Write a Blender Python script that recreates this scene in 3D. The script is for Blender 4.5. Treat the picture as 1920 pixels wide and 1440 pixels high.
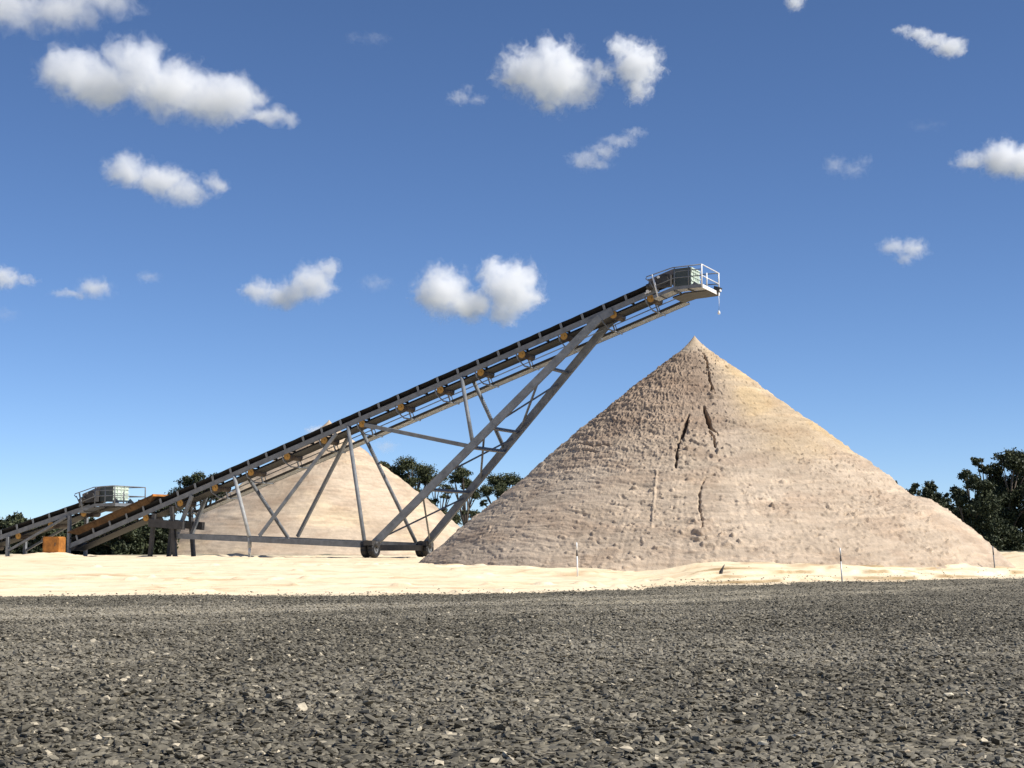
import bpy, bmesh, math, random
import numpy as np
from mathutils import Vector, Matrix, Euler

for _o in list(bpy.data.objects):
    bpy.data.objects.remove(_o, do_unlink=True)
scene = bpy.context.scene
COL = scene.collection
R = math.radians

# ------------------------------------------------------------------ camera
FPX, HORIZON = 2990.0, 1030.0              # focal length and horizon row on a 1920 x 1440 picture
PITCH = math.atan((HORIZON - 720) / FPX)
EYE = 1.0
cam_data = bpy.data.cameras.new('camera')
cam_data.sensor_width = 36.0
cam_data.lens = 36.0 * FPX / 1920.0
cam_data.clip_start = 0.05
cam_data.clip_end = 40000.0
camera = bpy.data.objects.new('camera', cam_data)
COL.objects.link(camera)
camera.location = (0, 0, EYE)
camera.rotation_euler = (math.pi / 2 + PITCH, 0, 0)
scene.camera = camera

# ------------------------------------------------------------------ sky, sun, exposure
SUN_EL, SUN_AZ = R(45.0), R(111.0)         # azimuth clockwise from the view direction: the sun stands to the right
SUN_VEC = Vector((math.cos(SUN_EL) * math.sin(SUN_AZ), math.cos(SUN_EL) * math.cos(SUN_AZ), math.sin(SUN_EL)))
world = bpy.data.worlds.new('World')
scene.world = world
world.use_nodes = True
wn, wl = world.node_tree.nodes, world.node_tree.links
wn.clear()
sky = wn.new('ShaderNodeTexSky')
sky.sky_type = 'NISHITA'
sky.sun_disc = False
sky.sun_elevation = SUN_EL
sky.sun_rotation = SUN_AZ
sky.altitude = 0.0
sky.air_density = 0.5
sky.dust_density = 0.12
sky.ozone_density = 4.0
hsv = wn.new('ShaderNodeHueSaturation')
hsv.inputs['Hue'].default_value = 0.502
hsv.inputs['Saturation'].default_value = 1.06
gam = wn.new('ShaderNodeGamma')
gam.inputs['Gamma'].default_value = 1.0
bg = wn.new('ShaderNodeBackground')
bg.inputs['Strength'].default_value = 0.114
wout = wn.new('ShaderNodeOutputWorld')
wl.new(sky.outputs[0], hsv.inputs['Color'])
wl.new(hsv.outputs[0], gam.inputs['Color'])
wl.new(gam.outputs[0], bg.inputs['Color'])
wl.new(bg.outputs[0], wout.inputs['Surface'])

sun_data = bpy.data.lights.new('sun', 'SUN')
sun_data.energy = 5.0
sun_data.angle = R(0.53)
sun_data.color = (1.0, 0.955, 0.88)
sun = bpy.data.objects.new('sun', sun_data)
COL.objects.link(sun)
sun.location = (60, -20, 60)
sun.rotation_euler = (-SUN_VEC).to_track_quat('-Z', 'Y').to_euler()

vs = scene.view_settings
vs.view_transform = 'Standard'
vs.look = 'None'
vs.exposure = 0.3
vs.gamma = 1.0
vs.use_curve_mapping = False
scene.cycles.use_denoising = True
scene.cycles.max_bounces = 18
scene.cycles.volume_bounces = 12
scene.cycles.diffuse_bounces = 3
scene.cycles.transparent_max_bounces = 12
scene.cycles.volume_max_steps = 256

# ------------------------------------------------------------------ helpers
def ray_dir(px, py):
    x, y = (px - 960.0) / FPX, -(py - 720.0) / FPX
    c, s = math.cos(PITCH), math.sin(PITCH)
    return Vector((x, c - y * s, s + y * c))

def at(px, py, Y):
    """The point at distance Y (metres ahead) seen at a picture position."""
    d = ray_dir(px, py)
    return Vector((0, 0, EYE)) + d * (Y / d.y)

def tag(o, label=None, cat=None, group=None, kind=None):
    if label: o['label'] = label
    if cat: o['category'] = cat
    if group: o['group'] = group
    if kind: o['kind'] = kind
    return o

def empty(name, loc):
    o = bpy.data.objects.new(name, None)
    o.empty_display_size = 0.3
    o.location = loc
    COL.objects.link(o)
    return o

def link(name, me, parent=None, mat=None, loc=None):
    o = bpy.data.objects.new(name, me)
    COL.objects.link(o)
    if mat and not me.materials:
        me.materials.append(mat)
    if parent is not None:
        o.parent = parent
    if loc is not None:
        o.location = loc
    return o

def grid_mesh(name, V, nu, nv, smooth=True):
    """V: (nu*nv, 3) array, row-major in u; makes quads."""
    me = bpy.data.meshes.new(name)
    idx = np.arange(nu * nv).reshape(nu, nv)
    f = np.stack([idx[:-1, :-1], idx[1:, :-1], idx[1:, 1:], idx[:-1, 1:]], -1).reshape(-1, 4)
    me.vertices.add(nu * nv)
    me.vertices.foreach_set('co', np.ascontiguousarray(V, dtype=np.float32).ravel())
    me.loops.add(f.size)
    me.loops.foreach_set('vertex_index', f.astype(np.int32).ravel())
    me.polygons.add(len(f))
    me.polygons.foreach_set('loop_start', np.arange(0, f.size, 4, dtype=np.int32))
    me.polygons.foreach_set('use_smooth', np.full(len(f), smooth))
    me.update(calc_edges=True)
    return me

def set_color(me, name, rgb):
    a = me.color_attributes.new(name, 'FLOAT_COLOR', 'POINT')
    c = np.ones((len(rgb), 4), dtype=np.float32)
    c[:, :3] = rgb
    a.data.foreach_set('color', c.ravel())

_rng = np.random.RandomState(7)
_perm = _rng.permutation(256)
_perm = np.concatenate([_perm, _perm, _perm])
_grad = _rng.normal(size=(256, 3))
_grad /= np.linalg.norm(_grad, axis=1)[:, None]

_gx, _gy, _gz = [np.ascontiguousarray(_grad[:, i], dtype=np.float32) for i in range(3)]
_perm = _perm.astype(np.int32)
def noise3(x, y, z):
    x, y, z = np.broadcast_arrays(np.asarray(x, np.float32), np.asarray(y, np.float32), np.asarray(z, np.float32))
    fx, fy, fz = np.floor(x), np.floor(y), np.floor(z)
    xi, yi, zi = fx.astype(np.int32) & 255, fy.astype(np.int32) & 255, fz.astype(np.int32) & 255
    xf, yf, zf = x - fx, y - fy, z - fz
    u, v, w = [t * t * t * (t * (t * 6 - 15) + 10) for t in (xf, yf, zf)]
    out = 0.0
    for i in (0, 1):
        pa, wx = _perm[xi + i], (u if i else 1 - u)
        for j in (0, 1):
            pb, wy = _perm[pa + yi + j], wx * (v if j else 1 - v)
            for k in (0, 1):
                g = _perm[pb + zi + k]
                d = _gx[g] * (xf - i) + _gy[g] * (yf - j) + _gz[g] * (zf - k)
                out = out + d * (wy * (w if k else 1 - w))
    return out * 1.5

def fbm(x, y, z, octaves=4, gain=0.5, lac=2.03):
    out, a = 0.0, 1.0
    for o in range(octaves):
        out = out + a * noise3(x * lac ** o + 17.3 * o, y * lac ** o + 5.1 * o, z * lac ** o + 9.7 * o)
        a *= gain
    return out

def smooth(x, a, b):
    t = np.clip((x - a) / (b - a), 0, 1)
    return t * t * (3 - 2 * t)

# ------------------------------------------------------------------ material helpers
def new_mat(name):
    m = bpy.data.materials.new(name)
    m.use_nodes = True
    n, l = m.node_tree.nodes, m.node_tree.links
    return m, n, l, n['Principled BSDF']

def nd(n, kind, **kw):
    x = n.new(kind)
    for k, v in kw.items():
        if k.startswith('i_'):
            x.inputs[k[2:].replace('_', ' ')].default_value = v
        else:
            setattr(x, k, v)
    return x

def ramp(n, stops):
    r = n.new('ShaderNodeValToRGB')
    e = r.color_ramp.elements
    while len(e) < len(stops):
        e.new(0.5)
    for i, (p, c) in enumerate(stops):
        e[i].position = p
        e[i].color = (*c, 1) if len(c) == 3 else c
    return r
# ------------------------------------------------------------------ materials of the ground
def sand_material(name, c_lo, c_hi, bump=0.25, scale=1.0, use_col=None):
    m, n, l, b = new_mat(name)
    tc = n.new('ShaderNodeTexCoord')
    n1 = nd(n, 'ShaderNodeTexNoise'); n1.inputs['Scale'].default_value = 0.35 * scale; n1.inputs['Detail'].default_value = 6
    n2 = nd(n, 'ShaderNodeTexNoise'); n2.inputs['Scale'].default_value = 9 * scale; n2.inputs['Detail'].default_value = 5; n2.inputs['Roughness'].default_value = .7
    l.new(tc.outputs['Object'], n1.inputs['Vector']); l.new(tc.outputs['Object'], n2.inputs['Vector'])
    r = ramp(n, [(0.3, c_lo), (0.7, c_hi)])
    l.new(n1.outputs['Fac'], r.inputs['Fac'])
    mx = nd(n, 'ShaderNodeMix', data_type='RGBA', blend_type='OVERLAY'); mx.inputs['Factor'].default_value = 0.35
    r2 = ramp(n, [(0.25, (.32, .32, .32)), (0.75, (.68, .68, .68))])
    l.new(n2.outputs['Fac'], r2.inputs['Fac'])
    if use_col:
        vc = nd(n, 'ShaderNodeVertexColor', layer_name=use_col)
        mul = nd(n, 'ShaderNodeMix', data_type='RGBA', blend_type='MULTIPLY'); mul.inputs['Factor'].default_value = 1
        l.new(r.outputs[0], mul.inputs['A']); l.new(vc.outputs[0], mul.inputs['B'])
        l.new(mul.outputs['Result'], mx.inputs['A'])
    else:
        l.new(r.outputs[0], mx.inputs['A'])
    l.new(r2.outputs[0], mx.inputs['B'])
    l.new(mx.outputs['Result'], b.inputs['Base Color'])
    b.inputs['Roughness'].default_value = 0.95
    b.inputs['Specular IOR Level'].default_value = 0.15
    n3 = nd(n, 'ShaderNodeTexNoise'); n3.inputs['Scale'].default_value = 22 * scale; n3.inputs['Detail'].default_value = 4
    l.new(tc.outputs['Object'], n3.inputs['Vector'])
    bp = n.new('ShaderNodeBump'); bp.inputs['Strength'].default_value = bump; bp.inputs['Distance'].default_value = 0.04
    l.new(n3.outputs['Fac'], bp.inputs['Height']); l.new(bp.outputs[0], b.inputs['Normal'])
    return m

SAND_PALE = sand_material('pale_yellow_sand', (.80, .64, .415), (.86, .72, .51), 0.3, 1.0, 'tint')
SAND_PILE = sand_material('washed_sand', (.40, .322, .238), (.48, .393, .295), 0.5, 1.0, 'tint')
SAND_FAR = sand_material('far_washed_sand', (.46, .365, .265), (.55, .44, .32), 0.4, 0.6, 'tint')

# ------------------------------------------------------------------ the lie of the land
EDGE_X = np.array([-60, -25, -10, 0, 2.6, 3.6, 6, 10, 18, 30, 60.])
EDGE_Y = np.array([18, 26.5, 31.5, 34.5, 37.0, 40.5, 43.5, 47.3, 53.5, 63, 80.])
def edge_y(x):
    return np.interp(x, EDGE_X, EDGE_Y)

def gravel_z(x, y):
    z = 0.05 + 0.50 * (1 - smooth(y, 1.0, 36.0))
    z = z + 0.035 * fbm(x * .25, y * .25, 3.3, 3) * smooth(y, 2, 8)
    # two shallow wheel tracks running along the edge of the yard
    d = y - (23.0 + 1.55 * x)
    z = z - 0.02 * np.exp(-(d / .5) ** 2) - 0.02 * np.exp(-((d - 2.2) / .5) ** 2)
    return z

def sand_e(x, y):
    """Distance onto the sand, measured from its ragged border with the gravel."""
    return y - edge_y(x) - 0.9 * fbm(x * .45, y * .10, 0.2, 4)

def scarps(x):
    for k, (off, h) in enumerate(((.9, .07), (1.9, .09), (2.9, .08), (3.7, .05))):
        yield off + 0.6 * fbm(x * .22, 5.0 + 3 * k, 1.1, 4), h, smooth(noise3(x * .20, 11.0 * k, 3.0), -.25, .15)

def sand_z(x, y):
    """Pale sand pad: rises from the edge of the gravel towards the piles and stays level behind them."""
    e = sand_e(x, y)
    right = smooth(x, 2, 8)
    rise = 0.40 * smooth(e, 0, 22) * (1 - right) + right * (0.20 * smooth(e, -.2, 3.6) + 0.12 * smooth(e, 3.4, 9))
    z = 0.055 + rise + 0.19 * smooth(y, 60.5, 66.5) - 0.35 * smooth(-e, 0.0, 2.5)
    amp = smooth(e, -.3, 1.5)
    z = z + amp * (0.045 * fbm(x * .5, y * .5, 8.1, 4) + 0.012 * fbm(x * 3, y * 3, 2.2, 3))
    # graded lips: low stepped scarps where the blade has cut along the pad
    for w, h, m in scarps(x):
        z = z + h * m * right * smooth(e, w - .04, w + .05)
    # wheel ruts along the pad and scuffed clods
    for c0 in (4.2, 6.0, 10.5, 12.3):
        dd = e - c0 - .8 * noise3(x * .09, c0, 2.0)
        z = z + (1 - right) * amp * (-.035 * np.exp(-(dd / .22) ** 2) + .022 * np.exp(-((np.abs(dd) - .42) / .16) ** 2)) * (.6 + .8 * noise3(x * .6, c0, 5.))
    z = z + amp * .07 * smooth(noise3(x * 1.9, y * 1.5, 6.6), .42, .62) * smooth(noise3(x * .25, y * .3, 1.2), 0, .3)
    # windrows of spilled sand
    for (cx, cy, rx, ry, h) in ((-20.3, 70, 1.1, 1.2, .26), (-12.5, 71, 1.6, 1.0, .12), (-24.5, 69, 1.4, 1, .22), (5.4, 49.0, 1.4, .5, .12), (9.0, 51.0, 2.2, .7, .14), (14.5, 54.6, 2.4, .6, .12), (1.5, 47.5, 2.4, .6, .10)):
        z = z + h * np.exp(-((x - cx) / rx) ** 2 - ((y - cy) / ry) ** 2) * (1 + .5 * fbm(x * 1.3, y * 1.3, 4.4, 3))
    z = z + 0.35 * smooth(y, 85, 200)
    return z

def build_ground():
    # one sheet to the horizon: fine where the sand shows, coarse beyond
    xs = np.unique(np.concatenate([np.linspace(-6000, -300, 12), np.linspace(-300, -45, 26), np.linspace(-45, -14, 90), np.linspace(-14, 24, 420), np.linspace(24, 50, 60), np.linspace(50, 300, 26), np.linspace(300, 6000, 12)]))
    ys = np.unique(np.concatenate([np.linspace(-300, 0, 12), np.linspace(0, 28, 20), np.linspace(28, 58, 360), np.linspace(58, 90, 110), np.linspace(90, 260, 30), np.linspace(260, 9000, 20)]))
    X, Y = np.meshgrid(xs, ys, indexing='ij')
    x, y = X.ravel(), Y.ravel()
    z = sand_z(x, y)
    me = grid_mesh('ground', np.stack([x, y, z], 1), len(xs), len(ys))
    e = y - edge_y(x)
    t = np.ones((len(x), 3))
    gr = smooth(y, 82, 100)[:, None]                       # beyond the working pad: dry grass and leaf litter
    t = t * (1 - gr) + np.array([.20, .235, .24]) * gr
    damp = smooth(fbm(x * .3, y * 1.1, 6.0, 4), .15, .5)[:, None] * (1 - gr) * 0.22
    t = t * (1 - damp * np.array([.6, .8, 1.0]))
    trod = (smooth(1.6 - e, 0, 1.4) * (.5 + .5 * smooth(fbm(x * .8, y * .8, 1.0, 3), -.2, .3)))[:, None] * 0.22
    t = t * (1 - trod)
    en = sand_e(x, y)
    for w, h, m in scarps(x):                              # overhang shade painted into the damp layers of the cut faces
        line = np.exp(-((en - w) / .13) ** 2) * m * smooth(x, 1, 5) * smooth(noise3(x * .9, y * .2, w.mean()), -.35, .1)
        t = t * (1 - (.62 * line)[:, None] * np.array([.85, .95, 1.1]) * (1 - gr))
    for c0 in (4.2, 6.0, 10.5, 12.3):
        dd = e - c0 - .8 * noise3(x * .09, c0, 2.0)
        t = t * (1 - (.30 * np.exp(-(dd / .35) ** 2) * (.5 + noise3(x * .4, c0, 9.)))[:, None] * np.array([.8, 1.0, 1.25]) * (1 - gr))
    t = t * (1 - (.30 * smooth(noise3(x * 1.3, y * 2.2, 4.0), .38, .6) * smooth(noise3(x * .2, y * .5, 7.7), .0, .35))[:, None] * np.array([.8, .95, 1.1]) * (1 - gr))
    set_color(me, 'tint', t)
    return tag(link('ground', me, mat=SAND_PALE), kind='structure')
build_ground()

def gravel_mat():
    m, n, l, b = new_mat('gravel_bed')
    tc = n.new('ShaderNodeTexCoord')
    n1 = nd(n, 'ShaderNodeTexNoise'); n1.inputs['Scale'].default_value = .6; n1.inputs['Detail'].default_value = 5
    v = nd(n, 'ShaderNodeTexVoronoi'); v.inputs['Scale'].default_value = 26; v.inputs['Randomness'].default_value = 1
    l.new(tc.outputs['Object'], n1.inputs['Vector']); l.new(tc.outputs['Object'], v.inputs['Vector'])
    r = ramp(n, [(0.0, (.072, .064, .047)), (0.55, (.145, .129, .095)), (0.9, (.21, .187, .138)), (1.0, (.36, .315, .235))])
    sep = n.new('ShaderNodeSeparateColor'); l.new(v.outputs['Color'], sep.inputs[0])
    l.new(sep.outputs[0], r.inputs['Fac'])
    vc = nd(n, 'ShaderNodeVertexColor', layer_name='tint')
    mul = nd(n, 'ShaderNodeMix', data_type='RGBA', blend_type='MULTIPLY'); mul.inputs['Factor'].default_value = 1
    l.new(r.outputs[0], mul.inputs['A']); l.new(vc.outputs[0], mul.inputs['B'])
    l.new(mul.outputs['Result'], b.inputs['Base Color'])
    b.inputs['Roughness'].default_value = .9
    b.inputs['Specular IOR Level'].default_value = .2
    bp = n.new('ShaderNodeBump'); bp.inputs['Strength'].default_value = .9; bp.inputs['Distance'].default_value = .02; bp.invert = True
    l.new(v.outputs['Distance'], bp.inputs['Height']); l.new(bp.outputs[0], b.inputs['Normal'])
    return m

def dust(x, y):
    """Pale dust ground into the wheel tracks."""
    d = y - (23.0 + 1.55 * x)
    a = np.exp(-(d / 1.5) ** 2) + .8 * np.exp(-((d - 4.0) / 1.2) ** 2) + .35 * np.exp(-((d + 5.5) / 1.2) ** 2)
    fines = .34 * smooth(fbm(x * .33, y * .20, 12.0, 4), -.1, .55) + .18 * smooth(fbm(x * 1.4, y * .9, 15.0, 3), .1, .5)
    return np.clip(fines + 1.5 * a * (1.1 - .75 * smooth(x, 0, 10)) * (.75 + .5 * fbm(x * .5, y * .9, 2.0, 3)), 0, 1)

def build_gravel_yard():
    xs = np.unique(np.concatenate([np.linspace(-60, -14, 40), np.linspace(-14, 22, 260), np.linspace(22, 60, 30)]))
    ts = np.unique(np.concatenate([np.linspace(-8, 3, 12), np.linspace(3, 60, 480), np.linspace(60, 90, 16)]))
    X, T = np.meshgrid(xs, ts, indexing='ij')
    x, y = X.ravel(), T.ravel()
    e = y - edge_y(x)
    z = gravel_z(x, y) - 0.5 * smooth(e, .1, 2.5) + 0.02 * fbm(x * 2.2, y * 2.2, 7, 3)
    me = grid_mesh('gravel_yard', np.stack([x, y, z], 1), len(xs), len(ts))
    t = np.ones((len(x), 3)) + (dust(x, y) * 1.1)[:, None] * np.array([1.0, .97, .92])
    set_color(me, 'tint', t)
    return tag(link('gravel_yard', me, mat=gravel_mat()), kind='structure')
build_gravel_yard()

# ------------------------------------------------------------------ loose gravel: real chips, thinning out with distance
def chip_mesh(name, seed, flat):
    rs = np.random.RandomState(seed)
    bm = bmesh.new()
    for p in rs.normal(size=(11, 3)):
        p /= np.linalg.norm(p)
        p *= rs.uniform(.7, 1.0)
        bm.verts.new((p[0] * rs.uniform(.8, 1.1), p[1] * .72, p[2] * flat))
    r = bmesh.ops.convex_hull(bm, input=bm.verts)
    bmesh.ops.delete(bm, geom=[g for g in r['geom_interior'] if isinstance(g, bmesh.types.BMVert)], context='VERTS')
    me = bpy.data.meshes.new(name)
    bm.to_mesh(me); bm.free()
    return me

def chip_material():
    m, n, l, b = new_mat('stone_chip')
    oi = n.new('ShaderNodeObjectInfo')
    r = ramp(n, [(0.0, (.052, .046, .033)), (0.25, (.094, .083, .060)), (0.6, (.146, .129, .094)), (0.9, (.208, .184, .134)), (0.978, (.26, .225, .16)), (0.99, (.50, .43, .31))])
    r.color_ramp.interpolation = 'LINEAR'
    l.new(oi.outputs['Random'], r.inputs['Fac'])
    at_ = nd(n, 'ShaderNodeAttribute', attribute_type='INSTANCER', attribute_name='dust')
    mx = nd(n, 'ShaderNodeMix', data_type='RGBA'); mx.inputs['B'].default_value = (.31, .278, .215, 1)
    mf = nd(n, 'ShaderNodeMath', operation='MULTIPLY'); mf.inputs[1].default_value = .9
    l.new(at_.outputs['Fac'], mf.inputs[0]); l.new(mf.outputs[0], mx.inputs['Factor'])
    l.new(r.outputs[0], mx.inputs['A'])
    tc = n.new('ShaderNodeTexCoord')
    n1 = nd(n, 'ShaderNodeTexNoise'); n1.inputs['Scale'].default_value = 2.5; n1.inputs['Detail'].default_value = 4
    l.new(tc.outputs['Object'], n1.inputs['Vector'])
    r2 = ramp(n, [(.3, (.75, .75, .75)), (.7, (1.2, 1.2, 1.2))]); l.new(n1.outputs['Fac'], r2.inputs['Fac'])
    mul = nd(n, 'ShaderNodeMix', data_type='RGBA', blend_type='MULTIPLY'); mul.inputs['Factor'].default_value = 1
    l.new(mx.outputs['Result'], mul.inputs['A']); l.new(r2.outputs[0], mul.inputs['B'])
    l.new(mul.outputs['Result'], b.inputs['Base Color'])
    b.inputs['Roughness'].default_value = .72
    b.inputs['Specular IOR Level'].default_value = .35
    return m
CHIP = chip_material()

def build_gravel():
    rs = np.random.RandomState(11)
    src = bpy.data.collections.new('chip_shapes')
    for i in range(10):
        o = bpy.data.objects.new('chip', chip_mesh('chip', 100 + i, 0.20 + 0.05 * (i % 5)))
        o.data.materials.append(CHIP)
        src.objects.link(o)
    pts, scl = [], []
    for (y0, y1, per_m2, s0, s1) in ((2.6, 5, 4800, .006, .022), (5, 8, 3200, .007, .023), (8, 13, 1800, .009, .025), (13, 22, 420, .017, .030), (22, 34, 130, .022, .038), (34, 62, 40, .028, .046)):
        wid = lambda y: y * .335 + .9
        W = wid(y1)
        N = int(per_m2 * 2 * W * (y1 - y0))
        x, y = rs.uniform(-W, W, N), rs.uniform(y0, y1, N)
        k = (np.abs(x) < wid(y)) & (y < edge_y(x) + rs.normal(0, .25, N))
        x, y = x[k], y[k]
        s = s0 + (s1 - s0) * rs.uniform(0, 1, len(x)) ** 2.2
        big = rs.uniform(size=len(x)) < .02
        s[big] *= 1.5
        z = gravel_z(x, y) + 0.02 * fbm(x * 2.2, y * 2.2, 7, 3) + s * rs.uniform(-.05, .45, len(x))
        e = y - edge_y(x)
        z = np.where(e > -.6, np.maximum(z, sand_z(x, y) + s * .1), z)
        pts.append(np.stack([x, y, z], 1)); scl.append(s)
    # a sprinkle of chips kicked out onto the sand
    N = 1500
    x = rs.uniform(-10, 18, N); y = edge_y(x) + np.abs(rs.normal(0, .9, N)) * (1 + (rs.uniform(size=N) < .2) * 2); s = .012 + .04 * rs.uniform(0, 1, N) ** 2.5
    pts.append(np.stack([x, y, np.maximum(sand_z(x, y), gravel_z(x, y) - .3) + s * .2], 1)); scl.append(s)
    P, S = np.concatenate(pts), np.concatenate(scl)
    me = bpy.data.meshes.new('gravel')
    me.vertices.add(len(P))
    me.vertices.foreach_set('co', P.astype(np.float32).ravel())
    rot = np.stack([rs.normal(0, .27, len(P)), rs.normal(0, .27, len(P)), rs.uniform(0, 6.283, len(P))], 1).astype(np.float32)
    a = me.attributes.new('rot', 'FLOAT_VECTOR', 'POINT'); a.data.foreach_set('vector', rot.ravel())
    a = me.attributes.new('size', 'FLOAT', 'POINT'); a.data.foreach_set('value', S.astype(np.float32))
    a = me.attributes.new('pick', 'INT', 'POINT'); a.data.foreach_set('value', rs.randint(0, 10, len(P)).astype(np.int32))
    dst = dust(P[:, 0], P[:, 1]); e = P[:, 1] - edge_y(P[:, 0]); dst = np.where(e > 0, 0.2, dst)
    a = me.attributes.new('dust', 'FLOAT', 'POINT'); a.data.foreach_set('value', dst.astype(np.float32))
    o = link('gravel', me)
    ng = bpy.data.node_groups.new('scatter_chips', 'GeometryNodeTree')
    ng.interface.new_socket('Geometry', in_out='INPUT', socket_type='NodeSocketGeometry')
    ng.interface.new_socket('Geometry', in_out='OUTPUT', socket_type='NodeSocketGeometry')
    n, l = ng.nodes, ng.links
    gi, go = n.new('NodeGroupInput'), n.new('NodeGroupOutput')
    ci = n.new('GeometryNodeCollectionInfo')
    ci.inputs['Collection'].default_value = src
    ci.inputs['Separate Children'].default_value = True
    ci.inputs['Reset Children'].default_value = True
    ip = n.new('GeometryNodeInstanceOnPoints')
    ip.inputs['Pick Instance'].default_value = True
    def attr(nm, ty):
        x = n.new('GeometryNodeInputNamedAttribute'); x.data_type = ty; x.inputs['Name'].default_value = nm
        return x.outputs['Attribute']
    l.new(gi.outputs[0], ip.inputs['Points'])
    l.new(ci.outputs[0], ip.inputs['Instance'])
    l.new(attr('pick', 'INT'), ip.inputs['Instance Index'])
    l.new(attr('rot', 'FLOAT_VECTOR'), ip.inputs['Rotation'])
    l.new(attr('size', 'FLOAT'), ip.inputs['Scale'])
    l.new(ip.outputs[0], go.inputs[0])
    md = o.modifiers.new('scatter', 'NODES'); md.node_group = ng
    print('chips', len(P))
    return tag(o, 'loose dark grey crushed stone chips covering the yard', 'gravel', kind='stuff')
build_gravel()
# ------------------------------------------------------------------ sand stockpiles
def pile(name, apex, base_z, slope_l, slope_r, label, cat, seed, mat, nphi, nr, front, details=None, chunk=1.0):
    """Cone of sand under its conveyor. phi = 0 points to the camera, positive to the right."""
    ax, ay, az = apex
    H = az - base_z
    half = np.linspace(-front, front, nphi)
    back = np.linspace(front, 2 * math.pi - front, max(24, nphi // 10))[1:-1]
    ph = np.concatenate([half, back, [2 * math.pi - front]])
    tt = np.linspace(0, 1, nr) ** 1.0
    PH, T = np.meshgrid(ph, tt, indexing='ij')
    to_cam = math.atan2(-ay, -ax)
    ang = to_cam + PH
    dx, dy = np.cos(ang), np.sin(ang)
    side = dx                                             # -1 left silhouette, +1 right silhouette
    slope = slope_l + (slope_r - slope_l) * smooth(side, -1, 1)
    slope = slope * (1 + 0.012 * np.sin(3 * PH + seed))
    Rb = H / slope * 1.06
    r = T * Rb
    x, y = dx * r, dy * r
    z = H - slope * r
    # slightly sharper tip, footing that flares out
    z = z + 0.12 * np.exp(-r / .16) - 0.12
    z = z + 0.35 * smooth(T, .86, 1.06) ** 2
    # coordinates on the surface: arc length across, slant length down
    sl = np.sqrt(1 + slope ** 2) * r
    nx, ny, nz = dx * slope, dy * slope, np.ones_like(r)
    nl = np.sqrt(slope ** 2 + 1); nx, ny, nz = nx / nl, ny / nl, nz / nl
    px, py, pz = x + ax, y + ay, z + base_z
    grow = smooth(r, .12, .8)
    d = 0.09 * grow * fbm(px * .22, py * .22, pz * .3 + seed, 3)
    u = PH * np.maximum(r, .4)
    wav = sl + 0.22 * fbm(px * .3, py * .3, seed, 3)
    # level bands: the face has slumped and been cut in shallow terraces
    d += 0.022 * grow * fbm(u * .35, wav * 1.6, seed, 4, .6)
    lay = fbm(u * .8, wav * 5.0, seed + 6, 3, .7)
    d += 0.016 * grow * lay
    step = noise3(u * .22, wav * 1.3, seed + 11)
    d += 0.03 * grow * smooth(step, .18, .24) - 0.025 * grow * smooth(step, -.30, -.24)
    # runnels straight down the slope, in patches low down
    patch = smooth(noise3(PH * 3.1, r * .25, seed + 5), -.05, .35) * smooth(r, 4, 9)
    d += 0.018 * patch * fbm(PH * 34, r * .35, seed + 2, 3, .6)
    # crumbs, pits and clods, drawn out along the level
    rough = chunk * (1.5 - 1.0 * smooth(-side, -.5, .8)) * (1 - .6 * smooth(side, .72, .95)) * (0.45 + 0.55 * smooth(fbm(px * .35, py * .35, pz * .35 + 7, 3), -.2, .3))
    d += 0.024 * grow * rough * fbm(u * 3.4, wav * 6.0, seed, 3, .8)
    c2 = noise3(u * 4.0, wav * 6.5, seed + 3)
    c3 = noise3(u * 3.0 + 9, wav * 4.2, seed + 8)
    c4 = noise3(u * 6.5, wav * 8.0, seed + 4)
    d -= 0.060 * grow * rough * smooth(c2, .38, .58)
    d += 0.08 * grow * rough * smooth(c3, .52, .66) + .045 * grow * rough * smooth(c4, .38, .58)
    tint = np.ones(PH.shape + (3,))
    dk = smooth(fbm(px * .5, py * .5, pz * 1.3 + 1, 4), -.1, .5)[..., None] * .16
    tint *= 1 - dk * np.array([.7, .9, 1.0])
    bands = smooth(fbm(px * .15, py * .15, wav * 3.0, 4), .05, .5)[..., None] * .14
    tint *= 1 + bands * np.array([1.0, .9, .75])
    tint *= 1 + (.10 * smooth(lay, 0, .6) - .10 * smooth(-lay, 0, .6))[..., None]
    if details:
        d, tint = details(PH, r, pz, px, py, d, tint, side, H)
    x, y, z = x + nx * d, y + ny * d, z + nz * d
    V = np.stack([x, y, z], -1).reshape(-1, 3)
    me = grid_mesh(name, V, len(ph), nr)
    set_color(me, 'tint', tint.reshape(-1, 3))
    o = link(name, me, mat=mat, loc=(ax, ay, base_z))
    return tag(o, label, cat, 'conical sand stockpiles')

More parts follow.
